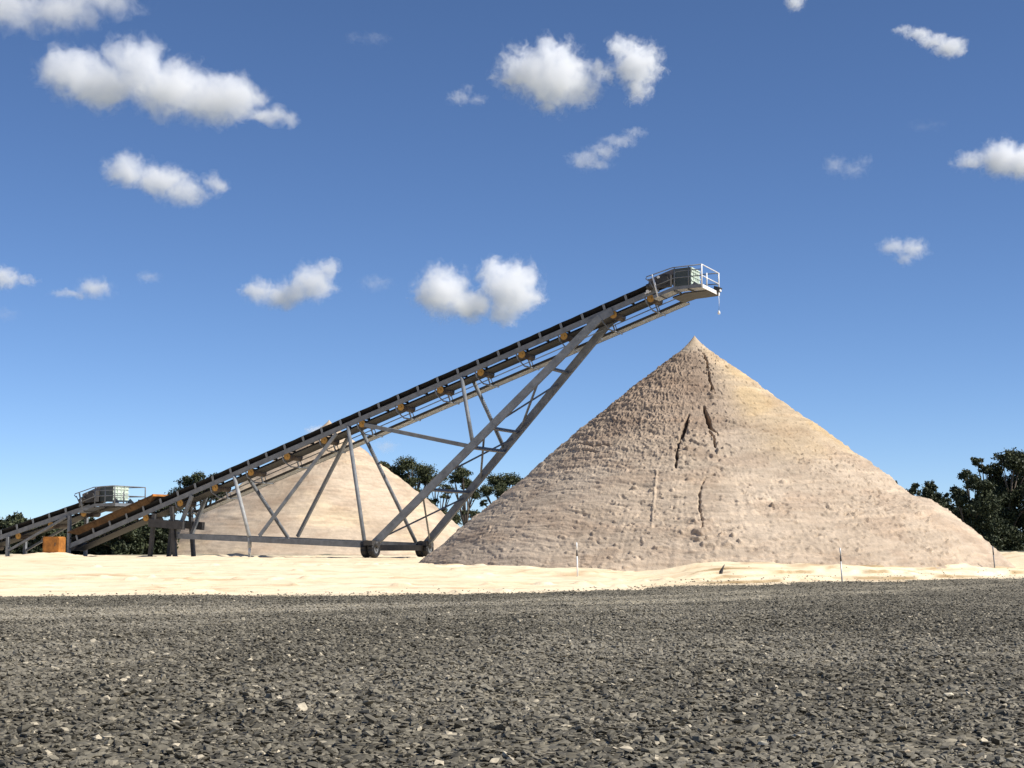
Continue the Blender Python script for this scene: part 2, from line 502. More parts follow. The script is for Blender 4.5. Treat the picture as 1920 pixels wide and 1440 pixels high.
AP = at(1302, 629, 63.0)
BASE = 0.15
def main_details(PH, r, pz, px, py, d, tint, side, H):
    # picture positions of the slump cracks, turned into (phi, r) on the cone
    slope_l, slope_r = .812, .765
    to_cam = math.atan2(-AP.y, -AP.x)
    def on_cone(x, y):
        g = ray_dir(x, y)
        lo, hi = 45.0, 63.0
        def f(Y):
            p = Vector((0, 0, EYE)) + g * (Y / g.y)
            q = p - AP
            rr = math.hypot(q.x, q.y)
            s = q.x / max(rr, 1e-6)
            t = min(max((s + 1) / 2, 0), 1); t = t * t * (3 - 2 * t)
            return q.z + (slope_l + (slope_r - slope_l) * t) * rr, q
        for _ in range(50):
            mid = (lo + hi) / 2
            if f(mid)[0] > 0: lo = mid
            else: hi = mid
        q = f(lo)[1]
        a = math.atan2(q.y, q.x) - to_cam
        a = (a + math.pi) % (2 * math.pi) - math.pi
        return a, math.hypot(q.x, q.y)
    X, Y = r * np.sin(PH), r * np.cos(PH)
    jag = 0.05 * noise3(px * 5, py * 5, pz * 5) + .03 * noise3(px * 11, py * 11, pz * 11)
    def line(pts, width, depth):
        nonlocal d
        q = [on_cone(*p[:2]) for p in pts]
        q = [(b * math.sin(a), b * math.cos(a), p[2]) for (a, b), p in zip(q, pts)]
        cut = np.zeros_like(r)
        for (x0, y0, w0), (x1, y1, w1) in zip(q[:-1], q[1:]):
            L2 = (x1 - x0) ** 2 + (y1 - y0) ** 2
            t = np.clip(((X - x0) * (x1 - x0) + (Y - y0) * (y1 - y0)) / L2, 0, 1)
            dist = np.hypot(X - x0 - t * (x1 - x0), (Y - y0 - t * (y1 - y0))) + jag
            w = width * (w0 + (w1 - w0) * t)
            cut = np.maximum(cut, 1 - smooth(dist, w * .55, w * 1.15 + .015))
        d = d - depth * cut
    line([(1291, 766, .2), (1287, 779, .9), (1282, 797, 1), (1276, 812, .6), (1271, 832, .45), (1268, 850, .35), (1267, 868, .15)], .085, .5)
    line([(1320, 751, .3), (1323, 763, .8), (1328, 779, 1), (1331, 790, .8), (1346, 803, .2)], .085, .5)
    line([(1329, 796, .3), (1337, 808, .6), (1342, 829, .1)], .07, .3)
    line([(1319, 655, .5), (1326, 676, .5), (1330, 700, .4), (1335, 723, .8), (1341, 730, .1)], .06, .22)
    line([(1338, 878, .3), (1322, 886, .3), (1317, 897, .6), (1311, 915, .8), (1311, 945, .6), (1317, 972, .3), (1316, 1000, .2)], .032, .16)
    line([(1232, 878, .3), (1228, 910, .6), (1224, 955, .5), (1222, 980, .2)], .05, -.045)
    line([(1085, 828, .4), (1110, 831, .6), (1150, 829, .4)], .06, .12)
    line([(1090, 838, .4), (1120, 843, .6), (1145, 842, .3)], .05, .10)
    for (x0, y0, wx, wy, h) in ((1283, 826, .5, .8, .05), (1340, 826, .55, .7, .06), (1336, 735, .4, .4, .05), (1316, 990, .5, .8, .05), (1376, 1000, .5, .3, .05), (1556, 945, .4, .35, .05)):
        a, b = on_cone(x0, y0)
        m = np.exp(-((X - b * math.sin(a)) / wx) ** 2 - ((Y - b * math.cos(a)) / wy) ** 2)
        d = d + m * (h * .5 + h * 2.2 * smooth(noise3(px * 5, py * 5, pz * 5), .1, .4))
    # the slump on the right flank: skin slid down and piled up against itself
    lip = 8.5 + .5 * noise3(PH * 6, 1.0, 2.0)
    sl = smooth(PH, .45, 1.0)
    d = d + sl * .30 * smooth(r, lip - .05, lip + .9) * (1 - smooth(r, lip + 1.2, lip + 3.6))
    d = d - sl * .07 * smooth(r, lip - 1.2, lip - .1) * (1 - smooth(r, lip - .1, lip + .05))
    # rougher broken crust high on the left
    crust = smooth(-side, -.15, .55) * (1 - smooth(r, 4.0, 8.5)) * smooth(r, .5, 1.4)
    d = d + crust * (.035 * smooth(1 - np.abs(noise3(px * 2.6, py * 2.6, pz * 2.6)), .72, 1.0) + .04 * smooth(1 - np.abs(noise3(px * 6.5, py * 5.5, pz * 5.5)), .7, 1.0) - .05)
    # freshly fallen, smoother ochre sand down the upper right
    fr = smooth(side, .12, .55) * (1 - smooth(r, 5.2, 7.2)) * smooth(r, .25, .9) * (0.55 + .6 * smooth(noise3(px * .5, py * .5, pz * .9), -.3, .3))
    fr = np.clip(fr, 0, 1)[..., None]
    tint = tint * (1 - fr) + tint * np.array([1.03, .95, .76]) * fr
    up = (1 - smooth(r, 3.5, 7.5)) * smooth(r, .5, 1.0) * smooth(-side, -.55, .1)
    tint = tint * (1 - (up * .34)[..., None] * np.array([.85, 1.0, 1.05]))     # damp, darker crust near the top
    low = smooth(r, 4, 9)[..., None]
    tint = tint * (1 + low * np.array([.04, .02, .015]))
    tip = np.exp(-(r / .40) ** 2)[..., None]
    tint = tint * (1 - tip) + np.array([1.12, 1.08, 1.0]) * tip
    return d, tint

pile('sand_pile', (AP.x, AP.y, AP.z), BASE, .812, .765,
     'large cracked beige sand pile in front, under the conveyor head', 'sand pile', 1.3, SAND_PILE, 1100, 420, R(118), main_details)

AP2 = at(617, 787, 113.0)
def far_details(PH, r, pz, px, py, d, tint, side, H):
    pale = smooth(fbm(px * .2, py * .2, pz * .25 + 4, 4), .0, .5)[..., None]
    tint = tint * (1 + pale * np.array([.16, .15, .08]))
    wet = smooth(fbm(px * .14 + 8, py * .14, pz * .3 + 9, 3), .1, .5)[..., None] * .2
    return d, tint * (1 - wet * np.array([.8, .9, 1.]))
pile('sand_pile', (AP2.x, AP2.y, AP2.z), 0.3, .735, .80,
     'smaller looking pale sand pile behind the conveyor legs', 'sand pile', 5.1, SAND_FAR, 300, 140, R(125), far_details, .7)
# ------------------------------------------------------------------ painted and bare metal
def metal(name, col, rough=.5, metallic=0.0, dirt=.35, spec=.4, rust=None):
    m, n, l, b = new_mat(name)
    tc = n.new('ShaderNodeTexCoord')
    n1 = nd(n, 'ShaderNodeTexNoise'); n1.inputs['Scale'].default_value = 3.0; n1.inputs['Detail'].default_value = 6; n1.inputs['Roughness'].default_value = .65
    l.new(tc.outputs['Object'], n1.inputs['Vector'])
    lo = tuple(c * (1 - dirt) for c in col); hi = tuple(min(1, c * (1 + dirt * .5)) for c in col)
    stops = [(.3, lo), (.62, hi)]
    if rust: stops = [(.25, rust), (.4, lo), (.65, hi)]
    r = ramp(n, stops)
    l.new(n1.outputs['Fac'], r.inputs['Fac']); l.new(r.outputs[0], b.inputs['Base Color'])
    b.inputs['Roughness'].default_value = rough
    b.inputs['Metallic'].default_value = metallic
    b.inputs['Specular IOR Level'].default_value = spec
    return m
STEEL = metal('grey_painted_steel', (.175, .185, .195), .55)
GALV = metal('galvanised_steel', (.60, .60, .57), .42, .25, .25)
PALE_STEEL = metal('pale_grey_steel', (.34, .34, .33), .55)
RUBBER = metal('black_rubber', (.018, .018, .020), .6, 0, .3, .3)
DARK = metal('dark_oily_steel', (.055, .052, .05), .55, .1, .4)
ROLLER = metal('rusty_roller', (.10, .075, .06), .6, .1, .4, .4, (.12, .06, .03))
YELLOW = metal('safety_yellow', (.42, .22, .04), .55, 0, .3)
ORANGE = metal('orange_paint', (.40, .155, .025), .6, 0, .35, .4, (.22, .09, .02))
ORANGE_SHADED = metal('shaded_orange_plate', (.11, .062, .030), .7, 0, .4, .3, (.06, .042, .03))  # dirty orange paint, darkened for the shade on the hopper sides
GREEN_SHADED = metal('shaded_green_cover', (.075, .088, .078), .5, 0, .2)  # head cover sides: the shade on them is put into the paint
GREEN_SUNLIT = metal('sunlit_green_cover', (.55, .62, .52), .5, 0, .2)  # end of the same cover, with the sunlight on it put into the colour
HOOD = metal('weathered_hood', (.20, .165, .145), .6, 0, .3)
WHITE = metal('white_paint', (.78, .77, .74), .45, 0, .1)
RED = metal('red_paint', (.45, .05, .03), .5, 0, .1)

def box_mesh(name, p, q, wid, dep, up=Vector((0, 0, 1))):
    """Straight bar from p to q: wid across, dep along `up`."""
    p, q = Vector(p), Vector(q)
    d = (q - p).normalized()
    s = d.cross(up)
    if s.length < 1e-4: s = d.cross(Vector((1, 0, 0)))
    s.normalize(); u = s.cross(d).normalized()
    me = bpy.data.meshes.new(name)
    v = [e + s * (a * wid / 2) + u * (b * dep / 2) for e in (p, q) for a, b in ((-1, -1), (1, -1), (1, 1), (-1, 1))]
    f = [(0, 1, 2, 3), (7, 6, 5, 4), (0, 4, 5, 1), (1, 5, 6, 2), (2, 6, 7, 3), (3, 7, 4, 0)]
    me.from_pydata([tuple(x) for x in v], [], f)
    return me

def join(name, meshes):
    bm = bmesh.new()
    for m in meshes:
        bm.from_mesh(m); bpy.data.meshes.remove(m)
    me = bpy.data.meshes.new(name)
    bm.to_mesh(me); bm.free()
    return me

def tube_mesh(name, pts, r, sides=8, caps=True):
    pts = [Vector(p) for p in pts]
    V, F = [], []
    for i, p in enumerate(pts):
        a = pts[max(i - 1, 0)]; b = pts[min(i + 1, len(pts) - 1)]
        d = (b - a).normalized()
        s = d.cross(Vector((0, 0, 1)))
        if s.length < 1e-3: s = d.cross(Vector((1, 0, 0)))
        s.normalize(); u = s.cross(d)
        rr = r[i] if isinstance(r, (list, tuple)) else r
        for k in range(sides):
            t = 2 * math.pi * k / sides
            V.append(tuple(p + s * (math.cos(t) * rr) + u * (math.sin(t) * rr)))
    for i in range(len(pts) - 1):
        for k in range(sides):
            k2 = (k + 1) % sides
            F.append((i * sides + k, i * sides + k2, (i + 1) * sides + k2, (i + 1) * sides + k))
    if caps:
        F.append(tuple(range(sides))[::-1])
        F.append(tuple((len(pts) - 1) * sides + k for k in range(sides)))
    me = bpy.data.meshes.new(name)
    me.from_pydata(V, [], F)
    for pl in me.polygons:
        pl.use_smooth = len(pl.vertices) == 4
    return me

def prism_mesh(name, prof, y0, y1):
    """Profile of (x, z) points pushed from y0 to y1."""
    n = len(prof)
    V = [(x, y0, z) for x, z in prof] + [(x, y1, z) for x, z in prof]
    F = [tuple(range(n)), tuple(range(n, 2 * n))[::-1]] + [(i, i + n, (i + 1) % n + n, (i + 1) % n) for i in range(n)]
    me = bpy.data.meshes.new(name)
    me.from_pydata(V, [], F)
    bm = bmesh.new(); bm.from_mesh(me); bmesh.ops.recalc_face_normals(bm, faces=bm.faces); bm.to_mesh(me); bm.free()
    return me

PLAN = R(24.436)
class Conveyor:
    """Inclined belt on two side channels. t runs down the slope from the head, w away from the viewer, v square to the belt."""
    BW = 1.10
    def __init__(self, name, ox, oy, z0, incline, ground, t_end):
        self.I = incline
        self.root = empty(name, (ox, oy, ground))
        self.root.rotation_euler = (0, 0, -PLAN)
        self.z0 = z0 - ground
        self.t_end = t_end
    def L(self, t, w, v):
        c, s = math.cos(self.I), math.sin(self.I)
        return Vector((-(t * c + v * s), w, self.z0 - t * s + v * c))
    def G(self, s, w, dz):                       # level head works: metres along the plan, across, above belt datum
        return Vector((-s, w, self.z0 + dz))
    def frame(self, t, w, v):
        """matrix whose x runs up the slope, y across, z square to the belt"""
        c, s = math.cos(self.I), math.sin(self.I)
        m = Matrix(((c, 0, -s, 0), (0, 1, 0, 0), (s, 0, c, 0), (0, 0, 0, 1)))
        return Matrix.Translation(self.L(t, w, v)) @ m
    def put(self, name, me, mat, t=None, w=0, v=0, parent=None):
        o = link(name, me, parent or self.root, mat)
        if t is not None:
            o.matrix_local = self.frame(t, w, v)
        return o
    def bar(self, name, a, b, wid, dep, mat, up=None, parent=None):
        c, s = math.cos(self.I), math.sin(self.I)
        return link(name, box_mesh(name, a, b, wid, dep, up or Vector((-s, 0, c))), parent or self.root, mat)
    def rail(self, name, pts, r, mat, parent=None, sides=8):
        return link(name, tube_mesh(name, pts, r, sides), parent or self.root, mat)

    def belt_and_frame(self, t0=-3.3):
        BW, t1, L = self.BW, self.t_end, self.L
        ln = t1 - t0
        # side channels: web with two flanges turned inwards
        for w0, sg in ((0.0, 1), (BW, -1)):
            parts = [box_mesh('c', L(t0 + .9, w0, -.295), L(t1, w0, -.295), .012, .21, L(0, 0, 1) - L(0, 0, 0)),
                     box_mesh('c', L(t0 + .9, w0 + sg * .035, -.196), L(t1, w0 + sg * .035, -.196), .058, .011, L(0, 0, 1) - L(0, 0, 0)),
                     box_mesh('c', L(t0 + .9, w0 + sg * .035, -.394), L(t1, w0 + sg * .035, -.394), .058, .011, L(0, 0, 1) - L(0, 0, 0))]
            link('side_channel', join('side_channel', parts), self.root, STEEL)
        # troughed carrying run, a little sag between the idlers
        ts = np.arange(t0, t1 + .01, .25)
        prof = [(-.015, .035), (.34, -.165), (.76, -.165), (1.115, .035)]
        V, F = [], []
        for t in ts:
            sag = -.012 * math.sin(math.pi * (t % 1.0)) ** 2
            lo = [L(t, w, v + sag) for w, v in prof]
            hi = [L(t, w + (.0 if 0 < i < 3 else (.010 if i == 0 else -.010)), v + sag + .022) for i, (w, v) in enumerate(prof)]
            V += [tuple(p) for p in lo + hi[::-1]]
        for i in range(len(ts) - 1):
            for k in range(8):
                k2 = (k + 1) % 8
                F.append((i * 8 + k, i * 8 + k2, i * 8 + 8 + k2, i * 8 + 8 + k))
        F += [tuple(range(8)), tuple((len(ts) - 1) * 8 + k for k in range(8))[::-1]]
        me = bpy.data.meshes.new('belt'); me.from_pydata(V, [], F)
        bm = bmesh.new(); bm.from_mesh(me); bmesh.ops.recalc_face_normals(bm, faces=bm.faces); bm.to_mesh(me); bm.free()
        link('belt', me, self.root, RUBBER)
        self.bar('return_belt', L(t0, BW / 2, -.52), L(t1 - .1, BW / 2, -.52), .95, .02, RUBBER)
        # a ribbon of sand riding on the belt
        # idler stands: one folded plate on each side every metre
        st = join('idler_stand', [box_mesh('s', (0, 0, -.19), (0, 0, .045), .095, .02, Vector((0, 1, 0))),
                                  box_mesh('s', (-.05, .03, -.187), (.05, .03, -.187), .06, .012)])
        rl = tube_mesh('idler_roller', [(0, -.19, 0), (0, .19, 0)], .055, 10)
        k = math.ceil(t0 + 1.2)
        while k < t1 - .2:
            a = self.put('idler_stand', st, STEEL, k, -.028, 0)
            b = self.put('idler_stand', st, STEEL, k, BW + .028, 0)
            b.matrix_local = b.matrix_local @ Matrix.Rotation(math.pi, 4, 'Z')
            self.put('idler_roller', rl, ROLLER, k, BW / 2, -.245)
            k += 1

    def return_rollers(self, ts):
        BW = self.BW
        rm = tube_mesh('return_roller', [(0, .06, 0), (0, BW - .03, 0)], .165, 16)
        gm = join('end_guard', [tube_mesh('g', [(0, .012, 0), (0, .055, 0)], .155, 20), tube_mesh('g', [(0, -.02, 0), (0, .012, 0)], .04, 8)])
        for t in ts:
            o = self.put('return_roller', rm, ROLLER, t, 0, -.51)
            g = link('end_guard', gm, o, YELLOW)

    def walkway(self, t0, t1):
        L, BW = self.L, self.BW
        self.bar('walkway_beam', L(t0, 1.34, -.83), L(t1, 1.34, -.83), .05, .10, DARK)
        self.bar('walkway_beam', L(t0, 1.96, -.83), L(t1, 1.96, -.83), .05, .10, STEEL)
        # deck panels of open grating: bearing bars standing on edge with cross rods
        n = max(1, int(round((t1 - t0) / 2.0)))
        ln = (t1 - t0) / n
        bars = [box_mesh('b', (-ln / 2 + .02, y, 0), (ln / 2 - .02, y, 0), .007, .03) for y in np.linspace(.03, .55, 14)]
        bars += [box_mesh('b', (x, .02, .009), (x, .57, .009), .012, .010) for x in np.linspace(-ln / 2 + .04, ln / 2 - .04, 12)]
        gm = join('grating_panel', bars)
        for i in range(n):
            self.put('grating_panel', gm, GALV, t0 + (i + .5) * ln, 1.355, -.862)
        # hangers that carry the walkway from the side channels
        hm = join('hanger', [box_mesh('h', (0, -.012, -.38), (0, -.012, -.66), .06, .02, Vector((0, 1, 0))),
                             box_mesh('h', (0, -.012, -.65), (0, .45, -.90), .05, .03, Vector((1, 0, 0))),
                             box_mesh('h', (0, .44, -.905), (0, 1.98, -.905), .05, .04, Vector((0, 0, 1))),
                             box_mesh('h', (.02, BW, -.40), (.02, BW, -.89), .05, .05, Vector((0, 1, 0))),
                             box_mesh('h', (.02, 1.40, -.55), (.02, 1.40, -.89), .03, .03, Vector((0, 1, 0)))])
        t = t0 + 1.15
        while t < t1:
            self.put('hanger', hm, STEEL, t, 0, 0)
            t += 2.0
        self.rail('pull_cable', [L(t0, 1.40, -.56), L(t1, 1.40, -.56)], .012, STEEL, sides=5)
        self.rail('pull_cable', [L(t0, 1.12, -.66), L(t1, 1.12, -.66)], .012, STEEL, sides=5)

    def head(self, WHITE=WHITE, GALV=GALV):
        G, BW = self.G, self.BW
        # drive drum and its hood
        self.rail('head_drum', [G(-3.35, .08, .93), G(-3.35, BW - .08, .93)], .26, DARK, sides=24)
        hx = lambda pts: [(-s, self.z0 + z) for s, z in pts]
        end = link('head_cover', prism_mesh('head_cover', hx([(-2.98, .56), (-3.70, .56), (-3.70, 1.30), (-2.98, 1.27)]), -.02, BW + .02), self.root, GREEN_SHADED)
        ep = link('end_plate', prism_mesh('end_plate', hx([(-3.703, .57), (-3.73, .57), (-3.73, 1.29), (-3.703, 1.29)]), 0, BW), end, GREEN_SUNLIT)
        for z in (.60, .78, .96, 1.14, 1.27):
            link('stiffener', box_mesh('stiffener', G(-3.745, -.02, z), G(-3.745, BW + .02, z), .03, .05), end, GREEN_SUNLIT)
        for w in (.28, .55, .82):
            link('stiffener', box_mesh('stiffener', G(-3.75, w, .575), G(-3.75, w, 1.285), .03, .04, Vector((1, 0, 0))), end, GREEN_SUNLIT)
        link('belt_hood', prism_mesh('belt_hood', hx([(-1.95, .80), (-2.975, 1.05), (-2.975, 1.27), (-1.95, .92)]), -.03, BW + .03), self.root, HOOD)
        # gearbox and motor on the near side
        gb = link('gearbox', join('gearbox', [prism_mesh('g', hx([(-2.35, .50), (-2.95, .55), (-2.95, 1.02), (-2.7, 1.06), (-2.35, .92)]), -.30, -.04),
                                              tube_mesh('g', [G(-2.72, -.36, .80), G(-2.72, -.30, .80)], .17, 16)]), self.root, DARK)
        mt = link('motor', join('motor', [tube_mesh('m', [G(-2.05, -.16, .62), G(-2.42, -.16, .72)], .15, 14), tube_mesh('m', [G(-1.93, -.16, .587), G(-2.05, -.16, .62)], .12, 14),
                                          box_mesh('m', G(-2.2, -.33, .70), G(-2.32, -.33, .73), .10, .12)]), self.root, DARK)
        link('coupling_guard', tube_mesh('coupling_guard', [G(-2.46, -.345, .93), G(-2.46, -.31, .93)], .055, 12), gb, WHITE)
        link('bearing', join('bearing', [tube_mesh('b', [G(-1.93, -.10, .43), G(-1.93, -.03, .43)], .075, 12), box_mesh('b', G(-1.80, -.05, .35), G(-2.06, -.05, .44), .05, .05)]), self.root, WHITE)
        # near-side platform: sloping ramp, then level round the head
        N0, N1, N2 = (-2.40, .02), (-3.25, .31), (-4.40, .345)
        self.bar('edge_beam', G(N0[0], -.75, N0[1] + .05), G(N1[0], -.75, N1[1] + .05), .04, .13, STEEL, Vector((0, 0, 1)))
        self.bar('edge_beam', G(N1[0], -.75, N1[1] + .055), G(N2[0], -.75, N2[1] + .055), .04, .13, STEEL, Vector((0, 0, 1)))
        self.bar('edge_beam', G(-4.42, -.75, .385), G(-4.42, 1.5, .385), .04, .14, WHITE, Vector((0, 0, 1)))
        self.bar('edge_beam', G(-3.3, 1.5, .385), G(-4.40, 1.5, .385), .04, .13, STEEL, Vector((0, 0, 1)))
        def grate(a, b, w0, w1, z_off=0):
            a, b = Vector(a), Vector(b)
            ms = []
            for w in np.arange(w0, w1 + .001, .045):
                ms.append(box_mesh('g', a + Vector((0, w, 0)), b + Vector((0, w, 0)), .008, .03))
            for f in np.linspace(.03, .97, 6):
                p = a.lerp(b, f)
                ms.append(box_mesh('g', p + Vector((0, w0, .01)), p + Vector((0, w1, .01)), .012, .012))
            link('grating_panel', join('grating_panel', ms), self.root, GALV)
        pp = [N0, (-2.70, .122), N1]
        for (s0, z0), (s1, z1) in zip(pp[:-1], pp[1:]):
            grate(G(s0, 0, z0), G(s1 + .05, 0, z1 - .017), -.72, -.04)
        for s0, s1 in ((-3.30, -3.82), (-3.88, -4.38)):
            grate(G(s0, 0, .335), G(s1, 0, .345), -.72, -.04)
        for s in (-2.70, -3.27, -3.85):
            z = .10 if s > -3 else (.27 if s > -3.5 else .30)
            self.bar('platform_bearer', G(s, -.77, z), G(s, 1.5 if s < -3.1 else -.03, z), .05, .06, DARK, Vector((0, 0, 1)))
        link('head_floor', prism_mesh('head_floor', hx([(-2.95, .10), (-3.45, .24), (-4.37, .30), (-4.37, .345), (-3.45, .30), (-2.95, .16)]), 0.0, 1.46), self.root, DARK)
        # discharge lip
        for w in (.02, BW - .02):
            link('chute_cheek', box_mesh('chute_cheek', G(-3.76, w, .60), G(-3.98, w, .42), .02, .30), self.root, STEEL)
        # guard rails
        top = [(-2.12, .90), (-2.36, .965), (-3.20, 1.19), (-4.40, 1.24)]
        P = lambda s, z, w=-.75: G(s, w, z)
        bend = [P(-2.20, .74), P(-2.09, .83)] + [P(*p) for p in top]
        self.rail('guard_rail', bend, .022, STEEL)
        self.rail('guard_rail', [P(-2.52, .53), P(-3.28, .78), P(-4.40, .80)], .02, STEEL)
        self.rail('guard_rail', [P(-3.30, .97), P(-3.36, 1.03), P(-4.40, 1.05)], .018, STEEL)
        for i, (s, z0_, z1) in enumerate(((-2.60, .08, 0), (-3.28, .33, 1.20), (-3.86, .36, 1.22))):
            if i == 0: self.rail('guard_rail_post', [P(-2.60, .06), P(-2.36, .97)], .036, WHITE)
            else: self.rail('guard_rail_post', [P(s, z0_), P(s, z1)], .022, STEEL)
        self.rail('guard_rail_post', [P(-2.45, .35), P(-2.20, .80)], .02, STEEL)
        self.rail('guard_rail_post', [P(-4.40, .40), P(-4.40, 1.25)], .032, WHITE)
        self.rail('guard_rail_post', [P(-4.40, .40, -.1), P(-4.40, 1.0, -.1)], .03, WHITE)
        self.rail('guard_rail_post', [P(-4.40, .40, 1.5), P(-4.40, 1.25, 1.5)], .03, WHITE)
        for z in (1.24, .80):
            self.rail('guard_rail', [P(-4.40, z, -.75), P(-4.40, z, 1.5)], .022, WHITE)
            self.rail('guard_rail', [P(-4.40, z, 1.5), P(-3.3, z, 1.5)], .022, STEEL)
        self.rail('guard_rail_post', [P(-3.32, .38, 1.5), P(-3.32, 1.25, 1.5)], .022, STEEL)
        # lamp bracket and its sensor on the far corner
        fl = link('floodlight', join('floodlight', [prism_mesh('f', hx([(-4.30, .42), (-4.52, .42), (-4.60, .58), (-4.34, .66)]), 1.05, 1.34), tube_mesh('f', [G(-4.45, 1.2, .30), G(-4.45, 1.2, .44)], .03, 8)]), self.root, DARK)
        link('lens', box_mesh('lens', G(-4.545, 1.08, .50), G(-4.545, 1.31, .50), .05, .12), fl, WHITE)

# ------------------------------------------------------------------ the stacker that builds the big pile
GZ = 0.66
main = Conveyor('stacker_conveyor', 3.711, 64.006, 10.845, R(19.25), GZ, 28.6)
tag(main.root, 'long inclined grey belt conveyor on braced legs, rising over the big sand pile', 'conveyor')
main.belt_and_frame()
main.return_rollers([-1.95, -.25] + [2.04 + 2.0 * k for k in range(12)])
main.walkway(-2.9, 22.5)
main.head()
L, BW = main.L, main.BW

def pair(name, a, b, wid, dep, mat=STEEL, up=None):
    """the same member on the near and on the far side"""
    main.bar(name, L(*a), L(*b), wid, dep, mat, up)
    m = lambda p: (p[0], BW - p[1], p[2])
    main.bar(name, L(*m(a)), L(*m(b)), wid, dep, mat, up)
leg_a, leg_b = (.3, -.03, -.42), (12.35, -1.8, -6.02)
def on_leg(f, far=False):
    p = [leg_a[i] + (leg_b[i] - leg_a[i]) * f for i in range(3)]
    if far: p[1] = BW - p[1]
    return L(*p)
LEGN = (L(0, 0, 1) - L(0, 0, 0))
pair('main_leg', leg_a, leg_b, .16, .31)
for f in (.217, .475, .745):
    main.bar('cross_tie', on_leg(f), on_leg(f, True), .11, .11, STEEL)
for f0, f1 in ((.26, .465), (.50, .68), (.77, .965)):
    main.bar('cross_brace', on_leg(f0), on_leg(f1, True), .07, .07, STEEL)
    main.bar('cross_brace', on_leg(f0, True), on_leg(f1), .07, .07, STEEL)
pair('gusset_plate', (.9, -.10, -.50), (-.3, -.03, -.38), .02, .30)
pw = lambda t0, a, t1, b: None
for a, b, r_ in (((6.92, 0, -.40), (6.92, -.98, -3.42), .085), ((12.72, 0, -.40), (12.6, -1.8, -5.9), .085), ((18.9, 0, -.40), (18.35, -1.0, -3.45), .085)):
    for far in (False, True):
        m = (lambda p: (p[0], BW - p[1], p[2])) if far else (lambda p: p)
        main.rail('support_post', [L(*m(a)), L(*m(b))], r_, PALE_STEEL if (a[0] > 18 and not far) else STEEL, sides=12)
pair('diagonal_strut', (13.35, 0, -.45), (17.85, -1.0, -3.58), .13, .13)
main.bar('tie_beam', L(11.9, 0, -.62), L(6.95, -1.0, -3.58), .13, .16, STEEL)
main.bar('tie_beam', L(6.95, -1.0, -3.60), L(6.95, BW + 1.0, -3.60), .12, .12, STEEL)
pair('bottom_chord', (12.2, -1.8, -6.0), (18.3, -1.0, -3.58), .16, .23, STEEL, Vector((0, 0, 1)))
pair('bottom_chord', (18.3, -1.0, -3.58), (22.6, 0, -1.9), .16, .23, STEEL, Vector((0, 0, 1)))
main.bar('cross_tie', L(18.3, -1.0, -3.58), L(18.3, BW + 1.0, -3.58), .12, .14, STEEL)
pair('diagonal_strut', (22.6, 0, -1.8), (21.3, 0, -.42), .14, .14)
# axle with twin tyres at each end: they roll across the line of the belt
main.bar('axle', L(12.35, -1.75, -6.05), L(12.35, BW + 1.75, -6.05), .24, .24, DARK, Vector((0, 0, 1)))
ax0 = L(12.35, 0, -6.05)
def tyre_mesh():
    prof = [(.18, -.115), (.30, -.13), (.345, -.09), (.36, 0), (.345, .09), (.30, .13), (.18, .115)]
    n = 28
    V, F = [], []
    for k in range(n):
        t = 2 * math.pi * k / n
        lug = .014 if k % 2 else -.006
        for r_, x in prof:
            rr = r_ + (lug if r_ > .34 else 0)
            V.append((x, rr * math.cos(t), rr * math.sin(t)))
    m = len(prof)
    for k in range(n):
        for j in range(m - 1):
            a, b = k * m + j, ((k + 1) % n) * m + j
            F.append((a, b, b + 1, a + 1))
    me = bpy.data.meshes.new('tyre'); me.from_pydata(V, [], F)
    return me
TY, RM = tyre_mesh(), join('rim', [tube_mesh('r', [(-.10, 0, 0), (.10, 0, 0)], .185, 20), tube_mesh('r', [(-.15, 0, 0), (.15, 0, 0)], .06, 10)])
for w in (-1.86, BW + 1.86):
    for off in (-.18, .18):
        wh = link('wheel', RM, main.root, STEEL, loc=(ax0.x + off, w, .35))
        link('tyre', TY, wh, RUBBER)
    main.bar('wheel_mount', Vector((ax0.x, w, .36)), Vector((ax0.x, w, ax0.z + .22)), .16, .22, STEEL, Vector((0, 1, 0)))
    link('hub_motor', join('hub_motor', [tube_mesh('h', [(ax0.x - .42, w, ax0.z + .14), (ax0.x + .40, w, ax0.z + .14)], .13, 12), box_mesh('h', (ax0.x - .1, w - .25, ax0.z + .2), (ax0.x + .3, w - .25, ax0.z + .2), .3, .2)]), main.root, DARK)
# prop under the third post, tail stand, tail drum
pj = L(18.35, -1.0, -3.5)
main.rail('prop', [pj, Vector((pj.x, pj.y, .42))], .085, PALE_STEEL, sides=12)
main.rail('prop_foot', [Vector((pj.x, pj.y, .45)), Vector((pj.x, pj.y, -.03))], .06, GALV, sides=10)
for w in (-.15, BW + .15):
    for t, dx in ((22.4, .25), (23.4, -.2)):
        p = L(t, w, -.55)
        main.bar('tail_stand', p, Vector((p.x + dx, w, -.03)), .16, .16, DARK, Vector((0, 1, 0)))
tp = L(22.9, 0, -1.15)
main.bar('pivot_frame', Vector((tp.x - .9, -.2, tp.z)), Vector((tp.x + 1.0, -.2, tp.z - .15)), .2, .36, DARK, Vector((0, 0, 1)))
main.bar('pivot_frame', Vector((tp.x - .9, BW + .2, tp.z)), Vector((tp.x + 1.0, BW + .2, tp.z - .15)), .2, .36, DARK, Vector((0, 0, 1)))
main.rail('tail_drum', [L(28.5, .08, -.34), L(28.5, BW - .08, -.34)], .2, DARK, sides=20)
